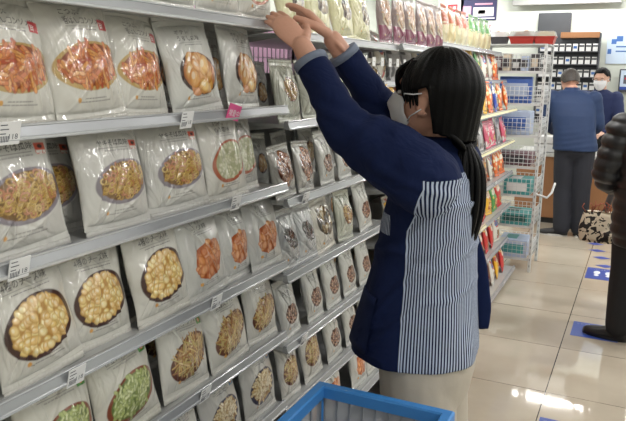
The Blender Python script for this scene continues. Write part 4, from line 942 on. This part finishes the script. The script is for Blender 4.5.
hp.build('hair', root)
PT = HC+Hf*(-.086)+V(0, 0, -.122)
m = MB().use('hair')
for q in range(60):
    a = q*2.4; rr_ = .0035+.034*math.sqrt(q/60); x, y = rr_*math.cos(a), rr_*math.sin(a)
    P, Q = smoothpts([PT+F_*x*.25+L_*y*.25+V(0, 0, .012), PT+F_*(x*1.0-.006)+L_*y+V(0, 0, -.05), PT+F_*(x*1.25-.004)+L_*y*1.35+V(0, 0, -.14), PT+F_*(x*1.05+.002)+L_*y*1.1+V(0, 0, -.22), PT+F_*(x*.5+r_.uniform(-.006, .006))+L_*y*.6+V(0, 0, -.285+r_.uniform(-.035, .02))], [.0055, .0075, .008, .0066, .0014], 5); m.tube([p-off for p in P], Q, 7, round_=True)
pt = m.build('ponytail', root)
MB().use('black_cloth').tube([PT-off+V(0, 0, .008)+F_*(.014*math.cos(t))+L_*(.014*math.sin(t)) for t in np.linspace(0, 2*PI, 14)], .005, 8).build('hair_tie', pt)
# tunic
def stripe_mat():
    m = bpy.data.materials.new('striped_cloth'); m.use_nodes = True; nt = m.node_tree; N = nt.nodes; L = nt.links; b = N['Principled BSDF']
    at = N.new('ShaderNodeAttribute'); at.attribute_name = 'reg'; sp_ = N.new('ShaderNodeSeparateColor'); L.new(at.outputs['Color'], sp_.inputs[0])
    def mt(op, a, b_=None):
        n = N.new('ShaderNodeMath'); n.operation = op
        for i, v in enumerate((a, b_)):
            if v is None: continue
            if isinstance(v, (int, float)): n.inputs[i].default_value = v
            else: L.new(v, n.inputs[i])
        return n.outputs[0]
    st = mt('LESS_THAN', mt('FRACT', mt('DIVIDE', mt('ADD', sp_.outputs[0], 5), .0080)), .5)
    reg = mt('GREATER_THAN', sp_.outputs[1], 0.); pipe = mt('LESS_THAN', mt('ABSOLUTE', sp_.outputs[2]), .0018)
    f = mt('MAXIMUM', mt('MULTIPLY', st, reg), pipe)
    mx = N.new('ShaderNodeMix'); mx.data_type = 'RGBA'; L.new(f, mx.inputs['Factor']); mx.inputs['A'].default_value = (*c8(19, 31, 68), 1); mx.inputs['B'].default_value = (*c8(188, 200, 222), 1)
    L.new(mx.outputs['Result'], b.inputs['Base Color']); b.inputs['Roughness'].default_value = .88; b.inputs['Specular IOR Level'].default_value = .2
    tc = N.new('ShaderNodeTexCoord'); nz = N.new('ShaderNodeTexNoise'); nz.inputs['Scale'].default_value = 14; nz.inputs['Detail'].default_value = 3; nz.inputs['Distortion'].default_value = .8; L.new(tc.outputs['Object'], nz.inputs['Vector'])
    bp = N.new('ShaderNodeBump'); bp.inputs['Strength'].default_value = .45; bp.inputs['Distance'].default_value = .02; L.new(nz.outputs[0], bp.inputs['Height']); L.new(bp.outputs[0], b.inputs['Normal'])
    MATS['striped_cloth'] = m
stripe_mat()
TR_ = [(.024, .775, .170, .186), (.024, .80, .168, .186), (.018, .90, .152, .176), (.010, 1.0, .136, .162), (.004, 1.06, .126, .155), (.0, 1.13, .122, .158), (-.008, 1.20, .112, .165), (-.016, 1.245, .095, .16), (-.022, 1.285, .072, .12), (-.022, 1.315, .056, .066), (-.02, 1.335, .053, .057)]
def ring_fold(f, z, a, b, n=72):
    out = []
    for j in range(n):
        t = 2*PI*j/n; g = 1+.022*math.sin(5*t+9*z)*max(0, min(1, (1.1-z)*3))+.012*math.sin(9*t-14*z)*max(0, min(1, (1.2-z)*3))
        x = math.copysign(abs(math.cos(t))**(2/2.25), math.cos(t))*a*g; y = math.copysign(abs(math.sin(t))**(2/2.25), math.sin(t))*b*g; out.append(Pn(f, 0, z)-off+F_*x+L_*y)
    return out
m = MB().loft([ring_fold(*q) for q in TR_])
arms = []
for S, E_, W_ in ((SL, EL, WL), (SR, ER, WR)):
    Wc = lerp(E_, W_, .80); P, Q = smoothpts([lerp(S, C0+V(0, 0, 1.22), .35)-off, S-off, lerp(S, E_, .5)-off, E_-off, lerp(E_, Wc, .5)-off, Wc-off], [.078, .088, .080, .058, .046, .041], 6)
    if S is SR: Wc = lerp(E_, W_, .80)
    for i in range(len(P)): Q[i] *= 1+.03*math.sin(i*1.9)
    m.tube(P, Q, 24); arms.append((S-off, E_-off, Wc-off))
me = fuse(m, .0048, 5); co = arr(me).astype(float)
def seg_d(co, a, b):
    a, b = np.array(a), np.array(b); t = np.clip(((co-a)@(b-a))/((b-a)@(b-a)), 0, 1); return np.linalg.norm(co-a-t[:, None]*(b-a), axis=1)
fa = co@np.array(F_); la = co@np.array(L_); z = co[:, 2]
# cloth wrinkles: diagonal pulls from the raised shoulder and soft horizontal folds at the waist
nrm = np.empty(len(me.vertices)*3, np.float32); me.vertices.foreach_get('normal', nrm); nrm = nrm.reshape(-1, 3)
wr = np.zeros(len(co)); rs = np.random.RandomState(4)
for k_ in range(7):
    zc = rs.uniform(.9, 1.14); sl = rs.uniform(.2, 1.1); w_ = rs.uniform(.008, .014); x = z-zc+sl*(fa*.9)+.02*np.sin(fa*30+k_); wr += rs.uniform(.4, 1)*.0055*np.exp(-(x/w_)**2)*np.clip((.18-np.abs(fa+rs.uniform(-.08, .06)))/.08, 0, 1)*(z < 1.2)
dl = np.minimum(seg_d(co, arms[0][0], arms[0][1]), seg_d(co, arms[0][1], arms[0][2])); dr = np.minimum(seg_d(co, arms[1][0], arms[1][1]), seg_d(co, arms[1][1], arms[1][2])); da = np.minimum(dl, dr)
arm_w = np.clip((.11-da)/.03, 0, 1); E0 = np.array(arms[0][1]); E1 = np.array(arms[1][1])
for E_ in (E0, E1):
    d_ = np.linalg.norm(co-E_, axis=1); wr += .003*np.sin(d_*150)*np.exp(-(d_/.09)**2)*arm_w
wr += .002*np.sin(co[:, 0]*60+z*90+2*np.sin(z*40))*arm_w
co2 = co+nrm*wr[:, None]; me.vertices.foreach_set('co', co2.astype(np.float32).ravel())
th = np.arctan2(la/.165, -fa/.13); arc = th*.15
side = -fa-(-.012)            # >0 on the back half
S0 = np.array(arms[0][0]); arm_side = np.minimum(dl, dr)-.078
bnd = .020-.055*np.clip((z-1.13)/.12, 0, 1); back = np.minimum.reduce([-(fa)+bnd, 1.272-z-.02*np.clip(la, -.2, .2), np.minimum(dl-.078, dr-.078)])
front = np.minimum.reduce([fa-.07, 1.16-z, z-1.11]); reg = np.maximum(back, front)
pipe = np.where(z < 1.27, fa-bnd, 1.); pipe = np.where(dl < .08, 1., pipe); 
attr(me, 'reg', np.stack([arc, reg, pipe], -1)); setmat(me, 'striped_cloth'); tun = link('tunic', me, root)
# collar, cuffs, pocket, open back flap
MB().use('navy').loft([[p for p in ringE(Pn(-.02, 0, z_)-off, F_, L_, a, b, 28, 2)] for z_, a, b in ((1.30, .066, .072), (1.345, .057, .060), (1.352, .054, .056), (1.34, .050, .053), (1.30, .055, .06))], cap=False).build('collar', tun)
for S, E_, W_ in ((SL, EL, WL), (SR, ER, WR)):
    k_ = .79; a, b = lerp(E_, W_, k_-.03)-off, lerp(E_, W_, k_+.05)-off; MB().use('cuff_grey').tube([a, lerp(a, b, .8), b], [.0445, .0445, .043], 20).build('cuff', tun)
# the pocket follows the side of the tunic
pk_ = []
for j in range(9):
    zz = .80+.15*j/8
    for i in range(13):
        t = 1.08-.78*i/12+0; f_, _, a, b = next(((lerp(q[0], q2[0], (zz-q[1])/(q2[1]-q[1])), 0, lerp(q[2], q2[2], (zz-q[1])/(q2[1]-q[1])), lerp(q[3], q2[3], (zz-q[1])/(q2[1]-q[1]))) for q, q2 in zip(TR_[:-1], TR_[1:]) if q[1] <= zz <= q2[1]))
        g = 1.035+.022*math.sin(5*t+9*zz); pk_.append(Pn(f_, 0, zz)-off+F_*(math.copysign(abs(math.cos(t))**(2/2.25), math.cos(t))*a*g)+L_*(math.copysign(abs(math.sin(t))**(2/2.25), math.sin(t))*b*g))
n = len(pk_); fs = []; ins = [p*1.0-(p-(Pn(0, 0, p.z)-off)).normalized()*.006 for p in pk_]
for j in range(8):
    for i in range(12): a = j*13+i; fs += [(a, a+1, a+14, a+13), (a+n, a+13+n, a+14+n, a+1+n)]
for i in range(12): fs += [(i, i+n, i+1+n, i+1), (8*13+i, 8*13+i+1, 8*13+i+1+n, 8*13+i+n)]
MB().use('navy').add(pk_+ins, fs, True).build('pocket', tun)
P0 = [Pn(-.085, -.09, 1.12), Pn(-.112, -.08, 1.02), Pn(-.128, -.07, .92), Pn(-.147, -.065, .83)]
MB().use('navy').tube([p-off for p in smoothpts(P0, [0]*4, 5)[0]], [.010+.020*math.sin(min(1, i/9)*PI/2)*(1 if i < 12 else .25*(15-i)+.1) for i in range(16)], 14, .28, up=L_).build('back_flap', tun)
# trousers and shoes
m = MB(); legs_mb(m, [p-off for p in hl], [p-off for p in kn], [p-off for p in an], (.102, .088, .080)); m.loft([ringE(Pn(-.018, 0, z_)-off, F_, L_, a, b) for z_, a, b in ((.66, .105, .15), (.74, .120, .158), (.84, .115, .15), (.93, .095, .13))])
me = fuse(m, .008, 6); tr = link('trousers', setmat(me, 'chinos'), root)
MB().use('chinos').tube([Pn(-.09, .128, .78)-off, Pn(-.02, .16, .70)-off, Pn(.06, .15, .70)-off], .004, 6).build('pocket_welt', tr)
for a_ in an: foot_mb(a_-off, F_, .23, .042, 'sole_white', 'shoe_black').build('shoe', root)

# ---- other people: generic dressed figure from joints
def person(loc, yaw, label, J, top, bottom, hairm, coatlen=.0, mask=False, hairkw=None, k=1., puff=0., shoes=('shoe_black', 'shoe_black'), rt=None, tr_=None, skin='skin', vis=True, footd=None, hairparts=None):
    root = empty('person', loc, (0, 0, yaw)); tag(root, label, 'person')
    f, l = V(1, 0, 0), V(0, 1, 0); m = MB(); hc = J['head']; hf = J.get('hf', f).normalized(); hl_ = V(0, 0, 1).cross(hf).normalized()
    head(m, hc, hf, hl_, J.get('hk', 1.)); nb = J['neck']; m.tube([nb-V(0, 0, .06), nb, hc-hf*.012+V(0, 0, -.05)], [.06, .052, .05], 14, round_=True)
    tor = J['torso']   # list of (centre, a, b)
    m.loft([ringE(c, f, l, a*.82, b*.85) for c, a, b in tor])
    for S, E_, W_, D_, N_, T_ in J['arms']:
        P, Q = smoothpts([S, lerp(S, E_, .5), E_, lerp(E_, W_, .4), W_], [.045, .045, .038, .036, .027], 4); m.tube(P, Q, 14, round_=True); hand(m, W_, D_, N_, T_, .6, .175)
    legs_mb(m, J['hips'], J['knees'], J['ankles'], (.08, .052, .04))
    me = fuse(m, .0055, 2); link('body', setmat(me, skin), root); Z = V(0, 0, 0); eyes(root, hc, hf, hl_, 1, Z)
    h_ = hair_cap(root, hc, hf, hl_, 1, Z, mname=hairm, **(hairkw or {}))
    if hairparts: hairparts(h_, hc, hf, hl_)
    h_.build('hair', root)
    if mask: mask_part(root, hc, hf, hl_, 1, Z)
    m = MB(); m.loft([ringE(c, f, l, a*(1+.0), b, 40) for c, a, b in tor])
    for S, E_, W_, *_ in J['arms']:
        P, Q = smoothpts([S, lerp(S, E_, .5), E_, lerp(E_, W_, .5), lerp(E_, W_, .93)], [.075+puff, .068+puff, .058+puff, .054+puff, .045+puff*.6], 5)
        for i in range(len(Q)): Q[i] *= 1+(.07 if puff else .025)*math.sin(i*2.1)
        m.tube(P, Q, 18, round_=True)
    m.tube([nb-V(0, 0, .05), nb+V(0, 0, .012)], [.085, .066], 18)
    me = fuse(m, .008, 4); co = arr(me); zz = co[:, 2]
    nr = np.empty(len(me.vertices)*3, np.float32); me.vertices.foreach_get('normal', nr); nr = nr.reshape(-1, 3)
    amp = .011 if puff else .0018; per = .075 if puff else .05
    wv = amp*(np.abs(np.sin(zz*PI/per+.6*np.sin(co[:, 1]*12))) if puff else np.sin(zz*2*PI/per+3*np.sin(co[:, 1]*9))*np.clip((1.1-zz)*3, 0, 1))
    me.vertices.foreach_set('co', (co+nr*wv[:, None]).astype(np.float32).ravel()); link('coat' if puff else 'jacket', setmat(me, top), root)
    m = MB(); legs_mb(m, J['hips'], J['knees'], J['ankles'], J.get('lr', (.105, .082, .07))); hz = (J['hips'][0]+J['hips'][1])/2
    m.loft([ringE(hz+V(0, 0, dz), f, l, a, b) for dz, a, b in ((-.07, .08, .13), (-.02, .12, .165), (.08, .12, .165), (.16, .1, .14))])
    me = fuse(m, .009, 5); link('trousers', setmat(me, bottom), root)
    for i, a_ in enumerate(J['ankles']): foot_mb(a_, (footd or [f, f])[i], .265, .05, shoes[1], shoes[0], J.get('boot', 0)).build('shoe', root)
    return root
# man at the counter, seen from behind: his forward is +Y turned a little left
tor = [(V(0, 0, .83), .145, .20), (V(0, 0, .87), .145, .20), (V(.01, 0.02, 1.0), .135, .19), (V(.04, 0.04, 1.15), .13, .2), (V(.08, .055, 1.27), .12, .205), (V(.105, .06, 1.34), .1, .185), (V(.12, .065, 1.385), .07, .11)]
J = dict(head=V(.185, .10, 1.47), hf=V(1, .35, -.5), neck=V(.13, .07, 1.40), torso=tor,
 arms=[(V(.1, .24, 1.31), V(.1, .29, 1.06), V(.30, .2, .98), V(1, -.3, -.2), V(0, .3, 1), V(0, -1, 0)), (V(.1, -.13, 1.31), V(.12, -.185, 1.06), V(.32, -.09, .95), V(1, .2, -.2), V(0, -.3, 1), V(0, 1, 0))],
 hips=[V(0, .08, .82), V(0, -.08, .82)], knees=[V(.02, .075, .46), V(.0, -.085, .46)], ankles=[V(-.02, .06, .08), V(.02, -.10, .08)], lr=(.105, .088, .078))
person((-.55, 6.85, 0), R(95), 'man in navy jacket and dark trousers leaning over the counter, seen from behind', J, 'navy_jacket', 'dark_trousers', 'hair_grey', hairkw=dict(front=.05, side=.0, back=-.06, vol=(.104, .085, .104), thick=.006), shoes=('shoe_black', 'sole_white'), footd=[V(.1, 1, 0), V(.9, -.3, 0)])
# cashier behind the counter, facing the camera
tor = [(V(0, 0, .78), .11, .155), (V(0, 0, .9), .11, .16), (V(.01, 0, 1.05), .105, .15), (V(.03, 0, 1.18), .105, .165), (V(.045, 0, 1.28), .095, .165), (V(.055, 0, 1.33), .075, .14), (V(.06, 0, 1.37), .055, .08)]
J = dict(head=V(.10, .0, 1.495), hf=V(1, -.1, -.25), neck=V(.065, 0, 1.37), torso=tor,
 arms=[(V(.04, .155, 1.29), V(.08, .21, 1.05), V(.27, .1, .93), V(1, -.4, -.2), V(0, .3, 1), V(0, -1, 0)), (V(.04, -.155, 1.29), V(.08, -.21, 1.05), V(.29, -.12, .93), V(1, .4, -.2), V(0, -.3, 1), V(0, 1, 0))],
 hips=[V(0, .085, .8), V(0, -.085, .8)], knees=[V(.01, .09, .44), V(.01, -.09, .44)], ankles=[V(0, .1, .08), V(0, -.1, .08)])
def bun(h, c, f, l): h.ell(c-f*.09+V(0, 0, .03), (.04, .06, .06), 14, 10)
pr_ = person((-.43, 8.22, 0), R(-98), 'masked cashier with black hair standing behind the counter', J, 'navy_uniform', 'black_cloth', 'hair', mask=True, hairkw=dict(front=.062, side=.02, back=-.06, vol=(.106, .086, .108), thick=.008), hairparts=bun, skin='skin_pale')
MB().use('tag_paper').box(-.004, .004, -.045, .045, -.025, .025, .002).build('name_badge', pr_, (.145, -.06, 1.17))
# queueing customer in black quilted coat, mostly outside the frame
tor = [(V(0, 0, .62), .14, .19), (V(0, 0, .7), .155, .215), (V(.0, 0, .85), .155, .215), (V(.0, 0, 1.0), .15, .21), (V(.0, 0, 1.15), .15, .215), (V(.0, 0, 1.28), .13, .215), (V(.0, 0, 1.36), .1, .17), (V(0, 0, 1.40), .075, .1)]
J = dict(head=V(.02, .0, 1.56), hf=V(1, 0, -.1), neck=V(.0, 0, 1.42), torso=tor,
 arms=[(V(0, .2, 1.3), V(-.02, .27, 1.04), V(.17, .235, .93), V(1, -.1, -.3), V(0, 1, .2), V(.2, -.1, 1)), (V(0, -.2, 1.3), V(-.02, -.27, 1.04), V(.14, -.24, .93), V(1, .1, -.3), V(0, -1, .2), V(.2, .1, 1))],
 hips=[V(0, .1, .84), V(0, -.1, .84)], knees=[V(.02, .11, .46), V(.0, -.11, .46)], ankles=[V(.0, .12, .09), V(.0, -.12, .09)], lr=(.11, .088, .075), boot=.2)
CX, CY = .10, 4.16
person((CX, CY, 0), R(90), 'customer in black quilted coat and boots queueing at the right picture edge', J, 'puffer', 'black_cloth', 'hair', puff=.018, hairkw=dict(front=.06, side=-.02, back=-.08), footd=[V(.25, 1, 0), V(1, 0, 0)]).scale = (.94, .94, .94)
# leopard bag hanging from that customer's near arm
t = empty('tote_bag', (-.19, 4.62, .47))
def leo():
    m = bpy.data.materials.new('leopard'); m.use_nodes = True; nt = m.node_tree; N = nt.nodes; L = nt.links; b = N['Principled BSDF']
    tc = N.new('ShaderNodeTexCoord'); nz = N.new('ShaderNodeTexNoise'); nz.inputs['Scale'].default_value = 24; nz.inputs['Distortion'].default_value = 1.4; nz.inputs['Detail'].default_value = 1; L.new(tc.outputs['Object'], nz.inputs['Vector'])
    cr_ = N.new('ShaderNodeValToRGB'); cr_.color_ramp.interpolation = 'CONSTANT'; e = cr_.color_ramp.elements; e[0].color = (*c8(206, 194, 172), 1); e[1].position = .56; e[1].color = (*c8(34, 28, 28), 1); L.new(nz.outputs[0], cr_.inputs[0]); L.new(cr_.outputs[0], b.inputs['Base Color']); b.inputs['Roughness'].default_value = .8; MATS['leopard'] = m
leo()
m = MB(); m.loft([ringE(V(0, 0, z), V(1, 0, 0), V(0, 1, 0), a, b, 24, 3) for z, a, b in ((0, .10, .045), (.02, .115, .055), (.1, .115, .05), (.17, .10, .035), (.2, .09, .02))]); m.ell((.06, -.02, .05), (.07, .045, .05))
me = fuse(m, .006, 4); link('bag_body', setmat(me, 'leopard'), t)
MB().use('grey_strap').tube([(.03, 0, .19), (.05, 0, .28), (.085, -.01, .40), (.10, -.02, .45)], [.016, .02, .024, .02], 10, .35, up=(0, 1, 0)).build('strap', t)
MB().use('chrome').box(.055, .105, -.03, -.02, .33, .37, .004).build('buckle', t)
m = MB().use('twig'); r_ = random.Random(2)
for q in range(14):
    x = r_.uniform(-.08, .08); m.tube([(x, -.01, .18), (x+r_.uniform(-.03, .03), -.03, .215+r_.uniform(0, .02)), (x+r_.uniform(-.05, .05), -.03, .235+r_.uniform(0, .035))], .003, 5)
m.build('tassel', t)
tag(t, 'spotted cream and black bag hanging by a grey strap beside the quilted coat', 'bag')
